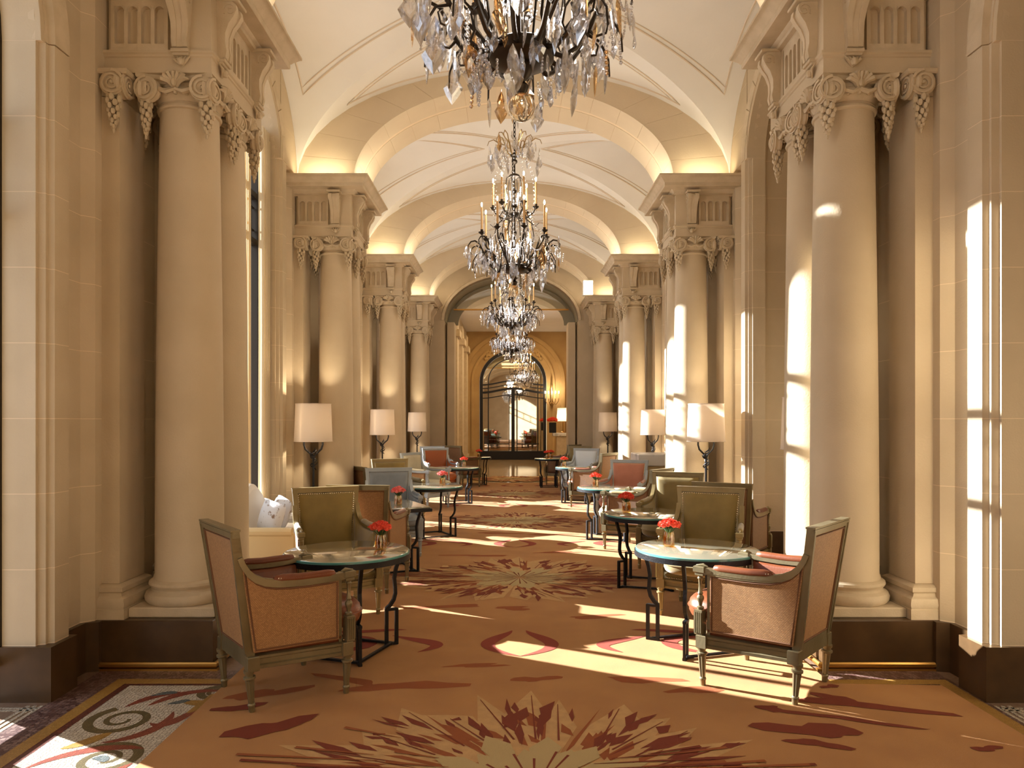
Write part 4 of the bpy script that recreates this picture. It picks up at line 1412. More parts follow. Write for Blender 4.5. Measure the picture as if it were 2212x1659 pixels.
# ------------------------------------------------------------------ tables
def table_meshes():
    T = {}
    R = .402
    T['glass'] = MB().lathe([(R - .012, .632), (R - .006, .634), (R - .006, .646), (R - .014, .650), (.0001, .650)], 64).mesh('glass_top')
    T['edge'] = MB().lathe([(R - .0068, .632), (R - .003, .634), (R - .003, .645), (R - .0065, .6475)], 64)
    m = T['edge']; T['edge'] = m.mesh('glass_edge')
    m = MB()
    n = 64
    rings = []
    for (r_, z) in ((R - .02, .600), (R + .004, .600), (R + .004, .634), (R - .004, .634), (R - .004, .630), (R - .02, .630), (R - .02, .600)):
        rings.append([(r_ * cos(2 * PI * k / n), r_ * sin(2 * PI * k / n), z) for k in range(n)])
    m.loft(rings, cap=False)
    T['rim'] = m.mesh('rim')
    m = MB()
    # s-shaped flat iron leg in the xz plane, outward +x
    p = [(.36, 0, .605), (.345, 0, .56), (.325, 0, .50), (.315, 0, .44), (.320, 0, .38), (.322, 0, .34), (.312, 0, .30), (.285, 0, .262), (.262, 0, .245), (.262, 0, .232)]
    m.bar(p, .022, .022, up=(0, 1, 0))
    # hook and rectangular loop foot
    m.bar([(.255, 0, .236), (.335, 0, .236)], .024, .016)
    for x in (.262, .330):
        m.bar([(x, 0, .24), (x, 0, .0)], .024, .016, up=(0, 1, 0))
    m.bar([(.255, 0, .008), (.338, 0, .008)], .024, .016)
    T['leg'] = m.mesh('leg', smooth=False)
    m = MB()
    c = .296
    P = [(c * cos(a), c * sin(a), .012) for a in (PI / 4, 3 * PI / 4, 5 * PI / 4, 7 * PI / 4)]
    for k in range(4):
        if k == 1: continue
        m.bar([P[k], P[(k + 1) % 4]], .020, .014)
    T['stretcher'] = m.mesh('stretcher', smooth=False)
    return T
TM = table_meshes()
def table(x, y, rz, label, sc=1.0):
    t = empty('round_table', (x, y, .0125), rz, (sc, sc, 1)); tag(t, label, 'table')
    put('glass_top', TM['glass'], TGLASS, t)
    put('glass_edge', TM['edge'], TEDGE, t)
    put('rim', TM['rim'], IRON, t)
    for a in (PI / 4, 3 * PI / 4, 5 * PI / 4, 7 * PI / 4):
        put('leg', TM['leg'], IRON, t, rot=(0, 0, a))
    put('stretcher', TM['stretcher'], IRON, t)
    return t
# ------------------------------------------------------------------ vases
def vase_meshes():
    V = {}
    V['glass'] = MB().lathe([(.030, 0), (.036, .002), (.040, .012), (.040, .06), (.037, .085), (.033, .098), (.031, .098), (.034, .082), (.037, .06), (.037, .014), (.028, .010)], 22).mesh('glass')
    V['water'] = MB().lathe([(.0345, .014), (.0345, .062)], 18).mesh('water')
    r = random.Random(5)
    m = MB()
    for k in range(11):
        a = k * 2.4; r0 = .012 + .012 * r.random(); r1 = .045 * sqrt((k + .5) / 11)
        m.tube([(-r0 * cos(a), -r0 * sin(a), .015), (0, 0, .09), (r1 * cos(a), r1 * sin(a), .15)], .0022, 4)
        m.tube([(r1 * .3 * cos(a + 1), r1 * .3 * sin(a + 1), .09), (r1 * 1.1 * cos(a + 1), r1 * 1.1 * sin(a + 1), .125), (r1 * 1.6 * cos(a + 1), r1 * 1.6 * sin(a + 1), .13)], [.002, .005, .001], 4)
    V['stems'] = m.mesh('stems')
    for j in range(2):
        m = MB(); r = random.Random(9 + j)
        for k in range(26):
            u = r.uniform(-1, 1); a = r.uniform(0, 2 * PI); c = sqrt(1 - u * u)
            d = Vector((c * cos(a), c * sin(a), abs(u) * .9 - .1)); p = d * .016
            t1 = d.orthogonal().normalized(); t2 = d.cross(t1).normalized()
            w = .010; q = [p - t1 * w, p + d * .005 + t2 * w * .5, p + t1 * w, p + d * .010 + t1 * w * .9, p + d * .007 + t2 * .002, p + d * .011 - t1 * w * .9]
            m.add([tuple(x) for x in q], [(0, 1, 4, 5), (1, 2, 3, 4)])
        m.sphere((0, 0, 0), .015, n=8, m=5)
        V['bloom%d' % j] = m.mesh('bloom', recalc=False, smooth=False)
    return V
VM = vase_meshes()
def vase(x, y, z, label, petals=FLOWER, sc=1.0, n=13):
    v = empty('flower_vase', (x, y, z), rnd.uniform(0, 6), (sc,) * 3); tag(v, label, 'vase')
    put('glass', VM['glass'], VASEG, v); put('water', VM['water'], VWATER, v)
    b = put('bouquet', VM['stems'], LEAF, v)
    for k in range(n):
        a = k * 2.4; r1 = .058 * sqrt((k + .3) / n)
        put('bloom', VM['bloom%d' % (k % 2)], petals, b, (r1 * cos(a), r1 * sin(a), .172 - r1 * .55), (rnd.uniform(-.5, .5), rnd.uniform(-.5, .5), a), (1.15,) * 3)
    return v

# chairs and tables, nave coordinates (x, y, facing)
armchair(-1.30, 4.04, .78, .62, GREY_F, U_BROWN, CANE, 'cane-sided armchair with russet leather cushion, nearest on the left, back to the camera')
armchair(1.405, 4.14, -.74, .67, GREY_F, U_BROWN, CANE, 'cane-sided armchair with russet leather cushion, nearest on the right, back to the camera')
table(-1.10, 4.68, -.33, 'round glass table on black iron legs, nearest on the left')
table(1.19, 4.78, .31, 'round glass table on black iron legs, nearest on the right')
vase(-.89, 4.72, .6625, 'amber glass vase of red carnations on the nearest left table')
vase(1.02, 4.84, .6625, 'amber glass vase of red carnations on the nearest right table')
armchair(-1.42, 5.66, .42, -.91, OLIVE_F, U_OLIVE, CANE, 'olive velvet armchair facing the camera behind the nearest left table')
armchair(1.47, 5.64, -.40, -.92, OLIVE_F, U_OLIVE, CANE, 'olive velvet armchair facing the camera behind the nearest right table')
armchair(-1.31, 6.52, .08, 1, GREY_F, U_BROWN, CANE, 'armchair showing its woven cane back, behind the nearest olive armchair on the left')
# second left group: square table
def square_table(x, y, rz, label):
    t = empty('square_table', (x, y, .0125), rz); tag(t, label, 'table')
    build(MB().box(-.34, .34, -.34, .34, .632, .650, .004), 'glass_top', TGLASS, t)
    build(MB().box(-.355, .355, -.355, .355, .600, .632, .003), 'rim', IRON, t)
    for a in (PI / 4, 3 * PI / 4, 5 * PI / 4, 7 * PI / 4):
        put('leg', TM['leg'], IRON, t, rot=(0, 0, a), sc=(1.05, 1, 1))
    put('stretcher', TM['stretcher'], IRON, t, sc=(1.05, 1.05, 1))
square_table(-1.28, 7.26, .45, 'square glass table on black iron legs behind the cane back chair on the left')
vase(-1.16, 7.22, .6625, 'vase of pink carnations on the square left table', FLOWP)
armchair(-1.37, 8.10, .25, -.97, BLUE_F, U_BLUE, CANE, 'grey blue leather armchair with blue grey frame behind the square left table')
armchair(-1.62, 8.95, .80, .60, GREY_F, U_BROWN, CANE_D, 'cane armchair with russet cushion seen edge on behind the grey blue one')
table(-1.06, 9.42, .5, 'round glass table on black iron legs, third along the left')
vase(-.93, 9.50, .6625, 'vase of pink carnations on the third table along the left', FLOWP)
armchair(-1.62, 10.15, .45, -.89, OLIVE_F, U_OLIVE, CANE, 'olive velvet armchair partly hidden behind the grey blue one on the left')
armchair(-1.45, 12.35, .85, -.52, BLUE_F, U_PALE, CANE, 'pale sage armchair with blue grey frame beyond the third left table')
table(-1.0, 13.2, .2, 'round glass table on black iron legs, fourth along the left')
vase(-.88, 13.25, .6625, 'vase of red carnations on the fourth table along the left')
armchair(-1.42, 14.3, .35, -.94, BLUE_F, U_RUST, CANE, 'rust leather armchair with pale frame beyond the fourth left table')
armchair(-1.62, 15.4, .3, -.95, BLUE_F, U_BLUE, CANE, 'grey blue armchair behind the rust one, far along the left')
armchair(-1.10, 16.4, .6, .8, GREY_F, U_BROWN, CANE_D, 'brown cane armchair farthest along the left')
table(-.80, 17.0, .2, 'small round table farthest along the left', .8)
vase(-.76, 16.9, .6625, 'vase of red carnations on the farthest left table')
# right groups
table(1.22, 6.60, -.3, 'round glass table on black iron legs, second along the right')
vase(1.03, 6.65, .6625, 'amber glass vase of red carnations on the second right table')
armchair(1.62, 7.40, -.38, -.93, OLIVE_F, U_OLIVE, CANE, 'olive velvet armchair behind the second right table')
armchair(1.42, 8.50, -.78, .62, GREY_F, U_OLIVE, CANE_D, 'cane armchair with olive cushion turned away, third along the right')
table(1.22, 9.22, -.3, 'round glass table on black iron legs, third along the right')
vase(1.05, 9.2, .6625, 'amber glass vase of red carnations on the third right table')
armchair(1.50, 9.86, -.40, -.92, BLUE_F, U_SALMON, CANE, 'salmon velvet armchair with pale frame behind the third right table')
armchair(1.38, 12.6, -.78, .62, GREY_F, U_BROWN, CANE, 'brown cane armchair turned away beyond the salmon one')
table(1.20, 13.3, -.3, 'round glass table on black iron legs, fourth along the right')
vase(.96, 13.3, .6625, 'vase of red carnations on the fourth table along the right')
armchair(1.36, 14.2, -.40, -.92, BLUE_F, U_ICE, CANE, 'ice blue armchair beyond the fourth right table')
armchair(1.40, 15.6, -.3, -.95, GREY_F, U_OLIVE, CANE, 'olive armchair far along the right behind the ice blue one')
armchair(1.18, 17.0, -.78, .62, GREY_F, U_BROWN, CANE_D, 'brown cane armchair farthest along the right')
table(.84, 16.35, 0, 'small round table farthest along the right', .8)
vase(.80, 16.2, .6625, 'vase of red carnations on the farthest right table, near edge')
vase(.90, 16.45, .6625, 'vase of red carnations on the farthest right table, far edge')
armchair(2.06, 6.86, .5, .85, OLIVE_F, U_BROWN, CANE, 'armchair in the second right bay, only its top rail and seat showing')
# stool in right bay
st = empty('round_stool', (3.02, 7.25, 0)); tag(st, 'round tan leather stool on turned legs against the right bay wall', 'stool')
build(MB().lathe([(.10, .36), (.20, .362), (.235, .38), (.245, .42), (.242, .45), (.248, .456), (.240, .464), (.225, .49), (.17, .505), (.001, .51)], 30), 'cushion', U_BROWN, st)
build(MB().lathe([(.20, .30), (.225, .30), (.225, .345), (.21, .352), (.19, .36)], 30), 'seat_frame', OLIVE_F, st)
for k in range(4):
    a = PI / 4 + k * PI / 2
    put('leg', CM['leg'], OLIVE_F, st, (.19 * cos(a), .19 * sin(a), 0), sc=(1, 1, 1.2))

# ------------------------------------------------------------------ sofa in left bay
so = empty('camelback_sofa', (-2.30, 7.02, 0)); tag(so, 'white camelback sofa with straw base below the left window', 'sofa')
q = MB(); q.box(-.34, .30, -.52, .52, .06, .36, .02); build(q, 'base', SOFAB, so)
q = MB(); rr = []
for k in range(21):
    t = k / 20; y = -.52 + 1.04 * t; h = .70 + .20 * (sin(PI * min(1, max(0, (t * 1.25 - .12)))) ** 1.5)
    rr.append([(-.36, y, .1), (-.22, y, .1), (-.22, y, h - .05), (-.25, y, h - .01), (-.30, y, h), (-.35, y, h - .02), (-.37, y, h - .06)])
q.loft(rr); build(q, 'backrest', SOFA, so)
for y in (-.56, .50):
    q = MB(); q.box(-.34, .32, y, y + .06, .02, .50, .02); q.tube([(-.34, y + .03, .50), (.30, y + .03, .50)], .045, 10); build(q, 'arm', SOFAB if y < 0 else SOFA, so)
q = MB(); q.box(-.24, .30, -.48, .48, .36, .45, .03); build(q, 'seat_cushion', SOFA, so)
for k in range(4):
    build(MB().lathe([(.015, 0), (.025, .03), (.02, .06)], 8, (-.3, .26)[k % 2], (-.48, .48)[k // 2]), 'leg', BRONZE, so)
def pillow(x, y, z, rz, ry, label):
    m = MB(); n = 9; rings = []
    top = []; vs = []; fs = []
    for sg in (1, -1):
        for a in range(n):
            for b in range(n):
                u = -1 + 2 * a / (n - 1); v = -1 + 2 * b / (n - 1)
                t = (1 - u * u) * (1 - v * v); k = 1 - .10 * (1 - abs(u * v)) * 0
                e = 1 - .05 * (1 - u * u) * abs(v) - .05 * (1 - v * v) * abs(u) - .12 * (u * u * v * v) ** 1.5
                vs.append((u * .18 * e, sg * .075 * t ** .45, v * .18 * e))
    for g_ in range(2):
        for a in range(n - 1):
            for b in range(n - 1):
                k = g_ * n * n + a * n + b; q_ = (k, k + 1, k + n + 1, k + n)
                fs.append(q_ if g_ else q_[::-1])
    m.add(vs, fs)
    o = build(m, 'cushion', CUSH, loc=(x, y, z), rot=(ry, .2, rz), sc=(.86, .86, .86)); tag(o, label, 'cushion')
pillow(-2.27, 6.74, .605, -.5, -.2, 'grey scatter cushion with brown print, nearer one on the white sofa')
pillow(-2.30, 7.12, .605, -.8, -.2, 'grey scatter cushion with brown print, farther one on the white sofa')

# ------------------------------------------------------------------ floor lamps
def lamp_meshes():
    L = {}
    m = MB(); n = 36
    z0, z1 = 1.275, 1.695; r0, r1 = .207, .192
    m.loft([[(r_ * cos(2 * PI * k / n), r_ * sin(2 * PI * k / n), z) for k in range(n)] for r_, z in ((r0, z0), (r1, z1), (r1 - .004, z1), (r0 - .004, z0), (r0, z0))], cap=False)
    L['shade'] = m.mesh('lamp_shade')
    m = MB()
    for r_, z in ((r0 + .001, z0 + .003), (r1 + .001, z1 - .003)):
        m.tube([(r_ * cos(2 * PI * k / n), r_ * sin(2 * PI * k / n), z) for k in range(n)], .004, 4, closed=True)
    L['trim'] = m.mesh('shade_trim')
    m = MB()
    m.tube([(0, 0, .03), (0, 0, 1.12)], .013, 8)
    for s in (-1, 1):
        m.tube([(0, 0, 1.08), (s * .02, 0, 1.13), (s * .085, 0, 1.19), (s * .10, 0, 1.24), (s * .10, 0, 1.36)], .011, 6)
    m.tube([(-.10, 0, 1.36), (.10, 0, 1.36)], .006, 6)
    m.tube([(.030 * cos(k * .55), .030 * sin(k * .55), .96 + k * .0095) for k in range(24)], [.004 + .005 * abs(sin(k * .6)) for k in range(24)], 5)
    for k in range(5):
        a = k * 1.3; m.tube([(0, 0, 1.0 + .04 * k), (.03 * cos(a), .03 * sin(a), 1.02 + .04 * k), (.045 * cos(a), .045 * sin(a), 1.05 + .04 * k)], [.008, .008, .002], 5)
    L['pole'] = m.mesh('pole')
    m = MB()
    for k in range(3):
        a = k * 2 * PI / 3 + .4
        m.tube([(0, 0, .12), (.06 * cos(a), .06 * sin(a), .09), (.14 * cos(a), .14 * sin(a), .03), (.17 * cos(a), .17 * sin(a), .008)], .010, 6)
    L['base'] = m.mesh('base')
    L['bulb'] = MB().sphere((0, 0, 1.44), .03, .03, .04, 10, 7).mesh('bulb')
    return L
LM = lamp_meshes()
def lamp(x, y, label, power=9, sc=1.0, rz=0.3):
    l = empty('floor_lamp', (x, y, 0.0), rz, (sc, sc, sc)); tag(l, label, 'lamp')
    put('lamp_shade', LM['shade'], SHADE, l); put('shade_trim', LM['trim'], SHADE, l)
    put('pole', LM['pole'], IRON, l); put('base', LM['base'], IRON, l); put('bulb', LM['bulb'], BULB, l)
    p = point('lamp_light', (0, 0, 1.50), power, WARM, .04); p.parent = l
    return l
lamp(-2.22, 8.0, 'black iron floor lamp with drum shade before the second left columns', 34)
lamp(-2.15, 11.95, 'black iron floor lamp with drum shade before the third left columns', 36)
lamp(-2.08, 15.9, 'black iron floor lamp with drum shade before the farthest left columns', 30)
lamp(2.13, 8.0, 'black iron floor lamp with drum shade before the second right columns', 16)
lamp(2.33, 11.95, 'black iron floor lamp with drum shade before the third right columns', 20)
lamp(2.12, 15.9, 'black iron floor lamp with drum shade before the farthest right columns', 30)
lamp(2.33, 5.75, 'floor lamp mostly hidden by the rear column of the nearest right pair', 5)

# marble sideboard in third right bay
sb = empty('sideboard', (2.05, 10.6, 0)); tag(sb, 'low cabinet with veined marble top in the third right bay', 'sideboard')
build(MB().box(-.22, .45, -.3, .3, .0, .86, .01), 'cabinet', SOFAB, sb)
build(MB().box(-.26, .49, -.34, .34, .86, 1.03, .012), 'marble_top', MARBLE, sb)

# ------------------------------------------------------------------ far hall furniture
cs = empty('console_table', (2.02, 25.2, 0)); tag(cs, 'pale stone console beside the mirrored door', 'console')
build(MB().box(-.55, .38, -.25, .25, .98, 1.10, .02), 'top', MARBLE, cs)
build(MB().box(-.42, .38, -.2, .22, .0, .98, .02), 'pedestal', STONE2, cs)
tl = empty('table_lamp', (1.83, 25.2, 1.10)); tag(tl, 'brass table lamp with pleated cream shade on the far console', 'lamp')
build(MB().lathe([(.20, .42), (.23, .40), (.23, .40), (.20, .86)], 24), 'lamp_shade', SHADE, tl)
build(MB().lathe([(.10, 0), (.09, .03), (.02, .06), (.02, .45)], 12), 'base', BRASS, tl)
p = point('table_lamp_light', (0, 0, .62), 14, WARM, .05); p.parent = tl
tv = empty('flower_vase', (1.46, 25.15, 1.10)); tag(tv, 'square black vase of red flowers on the far console', 'vase')
build(MB().box(-.12, .12, -.12, .12, 0, .36, .01), 'pot', IRON, tv)
for k in range(22):
    a = k * 2.4; r1 = .15 * sqrt((k + .3) / 22)
    put('bloom', VM['bloom0'], FLOWER, tv, (r1 * cos(a), r1 * sin(a), .50 - r1 * .5), (0, 0, a), (3, 3, 3))
scn = empty('wall_sconce', (1.60, YD - .25, 2.35)); tag(scn, 'gilt candle sconce on the wall beside the mirrored door', 'sconce')
q = MB(); q.lathe([(.05, -.25), (.08, -.1), (.04, 0), (.06, .3), (.02, .9)], 10, 0, .15)
for k in range(-2, 3):
    q.tube([(0, .12, -.1), (k * .08, -.05, -.2), (k * .13, -.08, -.05), (k * .13, -.08, .03)], .012, 5)
build(q, 'arms', GILT, scn)
for k in range(-2, 3):
    build(MB().lathe([(.018, .03), (.018, .22)], 8, k * .13, -.08), 'candle', CANDLE, scn)
    build(MB().sphere((k * .13, -.08, .27), .022, .022, .05, 8, 5), 'flame', FLAME, scn)
p = point('sconce_light', (0, -.25, .35), 25, WARM, .1); p.parent = scn
for y in (20, 23, 26):
    area('hall_light', (.3, y, 4.9), (0, 0, 0), 1.6, 1.6, 55, (1, .70, .36))
sp_ = empty('spotlight_box', (1.72, Y0 + 3 * S - .02, ZC + .0)); tag(sp_, 'small white box light standing on the farthest right cornice', 'spotlight')
build(MB().box(-.12, .12, -.10, .02, .012, .36, .01), 'housing', WHITEP, sp_)
build(MB().box(-.10, .10, -.105, -.10, .03, .34), 'lens', BULB, sp_)

# ------------------------------------------------------------------ chandeliers
def crystal_meshes():
    out = []
    m = MB()   # faceted pear drop
    m.loft([[(r_ * cos(2 * PI * k / 6), r_ * .6 * sin(2 * PI * k / 6), z) for k in range(6)] for r_, z in ((.0015, 0), (.004, -.012), (.010, -.030), (.014, -.044), (.009, -.055), (.001, -.062))])
    out.append(m.mesh('crystal_drop', smooth=False))
    m = MB()   # flat scalloped plate
    pts = [(0, 0), (.008, -.012), (.014, -.030), (.012, -.044), (.022, -.058), (.014, -.074), (.0, -.092)]
    ring = [(x, z) for x, z in pts] + [(-x, z) for x, z in reversed(pts[1:-1])]
    cz = -.05
    vs = [(0, -.006, cz), (0, .006, cz)] + [(x * .55, -.005, cz + (z - cz) * .55) for x, z in ring] + [(x * .55, .005, cz + (z - cz) * .55) for x, z in ring] + [(x, 0, z) for x, z in ring]
    n = len(ring); fs = []
    for k in range(n):
        j = (k + 1) % n
        fs += [(0, 2 + k, 2 + j), (1, 2 + n + j, 2 + n + k), (2 + k, 2 + 2 * n + k, 2 + 2 * n + j, 2 + j), (2 + n + k, 2 + n + j, 2 + 2 * n + j, 2 + 2 * n + k)]
    m.add(vs, fs); out.append(m.mesh('crystal_plate', smooth=False))
    m = MB()   # spear
    m.loft([[(r_ * cos(2 * PI * k / 5), r_ * sin(2 * PI * k / 5), z) for k in range(5)] for r_, z in ((.0015, 0), (.006, -.014), (.008, -.035), (.004, -.085), (.0008, -.105))])
    out.append(m.mesh('crystal_spear', smooth=False))
    m = MB()   # bead string
    for k in range(5): m.sphere((0, 0, -.008 - .015 * k), .0065, n=6, m=4)
    m.tube([(0, 0, 0), (0, 0, -.075)], .001, 4)
    out.append(m.mesh('crystal_beads', smooth=False))
    return out
CRM = crystal_meshes()
def arm_pts(a, pts): return [(r_ * cos(a), r_ * sin(a), z) for r_, z in pts]
def ch_meshes():
    H = {}
    m = MB()
    m.lathe([(.05, -.045), (.115, -.035), (.132, -.022), (.132, .020), (.118, .030), (.06, .02), (.02, .05)], 24)
    m.lathe([(.012, -.165), (.022, -.15), (.030, -.13), (.014, -.11), (.035, -.09), (.05, -.06), (.05, -.045)], 16)
    for k in range(12):
        a = 2 * PI * k / 12; m.sphere((.134 * cos(a), .134 * sin(a), 0), .012, n=6, m=4)
    H['ring'] = m.mesh('ring')
    m = MB(); m.tube([(0, 0, 0), (0, 0, 1.22)], .009, 8)
    for z, r_ in ((.2, .03), (.34, .022), (.52, .045), (.60, .03), (.74, .022), (.88, .05), (1.02, .028), (1.08, .04)): m.lathe([(.006, z - .03), (r_, z - .008), (r_, z + .008), (.006, z + .03)], 12)
    H['stem'] = m.mesh('stem')
    H['armA'] = MB().tube([(.12, 0, .0), (.17, 0, -.02), (.22, 0, .01), (.27, 0, .08), (.31, 0, .16), (.34, 0, .22), (.38, 0, .245), (.42, 0, .235), (.445, 0, .20), (.44, 0, .165)], [.011, .011, .010, .010, .009, .008, .008, .007, .005, .003], 6).tube([(.22, 0, .01), (.20, 0, .06), (.215, 0, .12), (.25, 0, .15), (.275, 0, .12)], [.006, .006, .005, .005, .003], 5).tube([(.27, 0, .08), (.30, 0, .05), (.34, 0, .06), (.35, 0, .10), (.33, 0, .12)], [.007, .006, .005, .005, .003], 5).tube([(.30, 0, .14), (.36, 0, .12), (.40, 0, .05), (.405, 0, -.02)], [.007, .006, .005, .004], 5).mesh('branch_arm')
    H['armB'] = MB().tube([(.12, 0, .0), (.15, 0, .06), (.20, 0, .12), (.26, 0, .17), (.31, 0, .24), (.32, 0, .32)], [.010, .010, .009, .008, .008, .007], 6).lathe([(.006, .30), (.030, .318), (.034, .326), (.012, .330), (.014, .350), (.010, .350)], 10, .32, 0).mesh('candle_arm')
    H['armC'] = MB().tube([(.02, 0, .50), (.07, 0, .47), (.13, 0, .49), (.18, 0, .53), (.205, 0, .58)], [.009, .008, .008, .007, .006], 6).lathe([(.006, .56), (.028, .578), (.032, .586), (.012, .59), (.013, .61), (.010, .61)], 10, .205, 0).tube([(.10, 0, .48), (.16, 0, .43), (.20, 0, .40), (.235, 0, .43)], [.006, .005, .004, .003], 5).mesh('candle_arm')
    H['cage'] = MB().tube([(.12, 0, .02), (.16, 0, .16), (.19, 0, .32), (.165, 0, .46), (.10, 0, .56), (.06, 0, .66), (.085, 0, .78), (.075, 0, .86), (.02, 0, .90)], .0045, 5).mesh('cage_rod')
    H['curl'] = MB().tube([(.01, 0, 1.06), (.06, 0, 1.10), (.09, 0, 1.18), (.115, 0, 1.25), (.155, 0, 1.27), (.175, 0, 1.235), (.16, 0, 1.20)], [.007, .006, .006, .005, .005, .004, .003], 5).tube([(.09, 0, 1.18), (.15, 0, 1.20), (.20, 0, 1.235), (.245, 0, 1.22), (.26, 0, 1.18)], [.006, .005, .005, .004, .003], 5).mesh('crown_curl')
    H['candle'] = MB().lathe([(.0105, 0), (.0100, .15), (.009, .205), (.006, .21)], 10).mesh('candle')
    H['flame'] = MB().sphere((0, 0, 0), .008, .008, .022, 7, 5).mesh('flame')
    H['ball'] = MB().sphere((0, 0, 0), .056, n=32, m=20).mesh('crystal_ball')
    return H
HM = ch_meshes()
def link_mesh():
    m = MB(); pts = []
    for k in range(12):
        a = 2 * PI * k / 12; pts.append((.011 * cos(a), 0, .027 * sin(a)))
    m.tube(pts, .0042, 5, closed=True)
    return m.mesh('chain_link')
LINK = link_mesh()
BALLM = mat('amber_crystal_ball', (0.95, 0.82, 0.62), 0.0, trans=1.0, ior=1.45)
def crystal_spots(seed, n):
    r = random.Random(seed); out = []
    for k in range(n):
        a = r.uniform(0, 2 * PI); q = r.random()
        if q < .62:      # hanging skirt below the arms
            rr = r.uniform(.16, .48)
            zb = .0 + .25 * min(1, max(0, (rr - .12) / .22)) - r.uniform(0, .20)
            ty = r.choice((0, 1, 1, 2, 2, 3)); sc = r.uniform(.9, 1.5)
        elif q < .68:    # under ring
            rr = r.uniform(.12, .19); zb = -.03 - r.uniform(0, .07); ty = r.choice((1, 2, 2, 3)); sc = r.uniform(.8, 1.3)
        elif q < .86:    # inner column
            rr = r.uniform(.03, .17); zb = r.uniform(.12, .80); ty = r.choice((0, 2, 3, 3)); sc = r.uniform(.8, 1.3)
        else:            # crown
            rr = r.uniform(.12, .26); zb = r.uniform(1.08, 1.22); ty = r.choice((0, 1, 1, 1)); sc = r.uniform(1.0, 1.5)
        out.append((rr, a, zb, ty, sc))
    return out
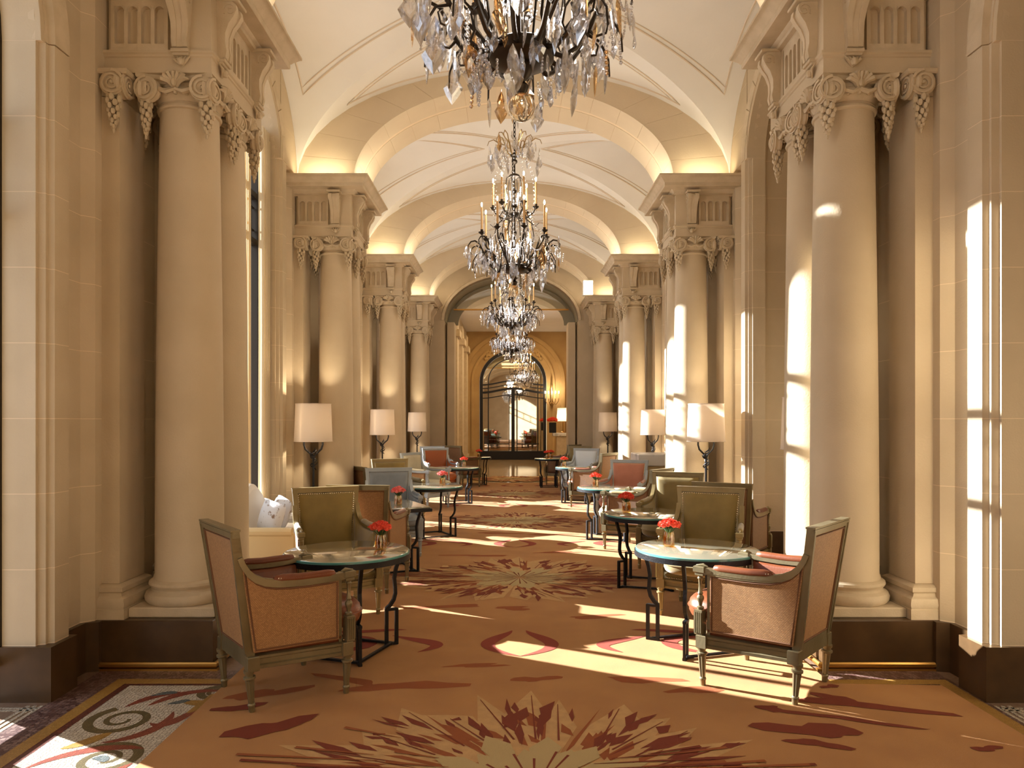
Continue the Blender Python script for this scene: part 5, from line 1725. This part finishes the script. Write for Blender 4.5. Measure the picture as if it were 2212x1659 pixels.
def chandelier(x, y, zr, label, seed, n=290, individual=True, ztop=5.52, power=30, scale=1.0):
    c = empty('chandelier', (x, y, zr), seed * .37, (scale,) * 3); tag(c, label, 'chandelier')
    put('ring', HM['ring'], BRONZE, c); put('stem', HM['stem'], BRONZE, c)
    put('crystal_ball', HM['ball'], BALLM, c, (0, 0, -.215))
    for k in range(12): put('branch_arm', HM['armA'], BRONZE, c, rot=(0, 0, 2 * PI * k / 12))
    for k in range(8):
        a = 2 * PI * (k + .4) / 8
        o = put('candle_arm', HM['armB'], BRONZE, c, rot=(0, 0, a))
        put('candle', HM['candle'], CANDLE, o, (.32, 0, .35)); put('flame', HM['flame'], FLAME, o, (.32, 0, .585))
    for k in range(6):
        a = 2 * PI * (k + .2) / 6
        o = put('candle_arm', HM['armC'], BRONZE, c, rot=(0, 0, a))
        put('candle', HM['candle'], CANDLE, o, (.205, 0, .61)); put('flame', HM['flame'], FLAME, o, (.205, 0, .845))
        put('cage_rod', HM['cage'], BRONZE, c, rot=(0, 0, a + .3))
        put('crown_curl', HM['curl'], GILT, c, rot=(0, 0, a))
    H = (ztop - zr) / scale
    z = 1.24; k = 0
    while z < H:
        put('chain_link', LINK, BRONZE, c, (0, 0, z), (0, 0, (k % 2) * PI / 2)); z += .042; k += 1
    spots = crystal_spots(seed, n)
    r = random.Random(seed + 5)
    if individual:
        for (rr, a, zb, ty, sc) in spots:
            big = 1.0
            if ty == 1 and rr > .2 and r.random() < .4: big = 1.75
            put('crystal_pendant', CRM[ty], CRYSA if r.random() < .12 else CRYST, c, (rr * cos(a), rr * sin(a), zb), (r.uniform(-.12, .12), r.uniform(-.12, .12), r.uniform(0, 6.28)), (sc * big,) * 3)
    else:
        m = MB()
        for (rr, a, zb, ty, sc) in spots:
            M_ = Matrix.Translation((rr * cos(a), rr * sin(a), zb)) @ Matrix.Rotation(r.uniform(0, 6), 4, 'Z') @ Matrix.Scale(sc * 1.1, 4)
            me = CRM[ty]
            m.add([tuple(M_ @ v.co) for v in me.vertices], [tuple(p.vertices) for p in me.polygons])
        o = build(m, 'crystal_pendants', CRYST, c, smooth=False, recalc=False); o['kind'] = 'stuff'
    m = MB(); r = random.Random(seed + 9)
    for k in range(12):
        a = 2 * PI * (k + .5) / 12
        for j in range(22):      # swags of beads from arm tip to arm tip and up to the crown
            t = j / 21; aa = a + (t - .5) * 2 * PI / 12
            m.sphere((.42 * cos(aa), .42 * sin(aa), .19 - .10 * sin(PI * t)), .0062, n=5, m=3)
            m.sphere(((.13 + .28 * t) * cos(a), (.13 + .28 * t) * sin(a), .60 - .42 * t ** .6), .0062, n=5, m=3)
        for j in range(26):
            t = j / 25
            m.sphere(((.22 * sin(PI * (.15 + .8 * t))) * cos(a), (.22 * sin(PI * (.15 + .8 * t))) * sin(a), 1.08 - .95 * t), .006, n=5, m=3)
    o = build(m, 'bead_strings', CRYST, c, smooth=False, recalc=False); o['kind'] = 'stuff'
    p = point('chandelier_light', (x, y, zr + .75 * scale), power, (1, .93, .85), .18)
    p = point('chandelier_light', (x, y, zr + .20 * scale), power * .5, (1, .92, .84), .12)
    return c
chandelier(0.0, PC - S / 2, 2.99, 'nearest crystal chandelier, cut off by the top of the picture', 1, 300, power=17)
chandelier(0.0, PC + S / 2, 2.955, 'second crystal chandelier with tall candles hanging on its chain', 2, 300, power=20)
chandelier(0.0, PC + 3 * S / 2, 2.955, 'third crystal chandelier seen just below the second one', 3, 260, individual=False, power=24)
chandelier(0.0, PC + 5 * S / 2, 2.955, 'fourth crystal chandelier glittering below the third one', 4, 260, individual=False, power=24)
chandelier(0.42, 22.6, 2.75, 'farthest crystal chandelier hanging in the hall before the mirrored door', 5, 260, individual=False, ztop=4.98, power=30, scale=1.0)


GROUPS = {'armchair': 'cane backed armchairs round the tables', 'table': 'small iron legged tables along the hall', 'vase': 'vases of carnations on the tables',
          'lamp': 'lamps with pale shades', 'column': 'stone columns in pairs along the hall', 'pilaster': 'flat pilasters behind the columns', 'chandelier': 'crystal chandeliers down the middle of the hall',
          'entablature': 'entablature blocks over the column pairs', 'pedestal': 'brown marble pedestals under the columns', 'curtain': 'curtains at the left windows', 'cushion': 'scatter cushions on the white sofa'}
for o in bpy.data.objects:
    if o.parent is None and o.get('category') in GROUPS and not o.get('group') and o.get('kind') is None:
        o['group'] = GROUPS[o['category']]
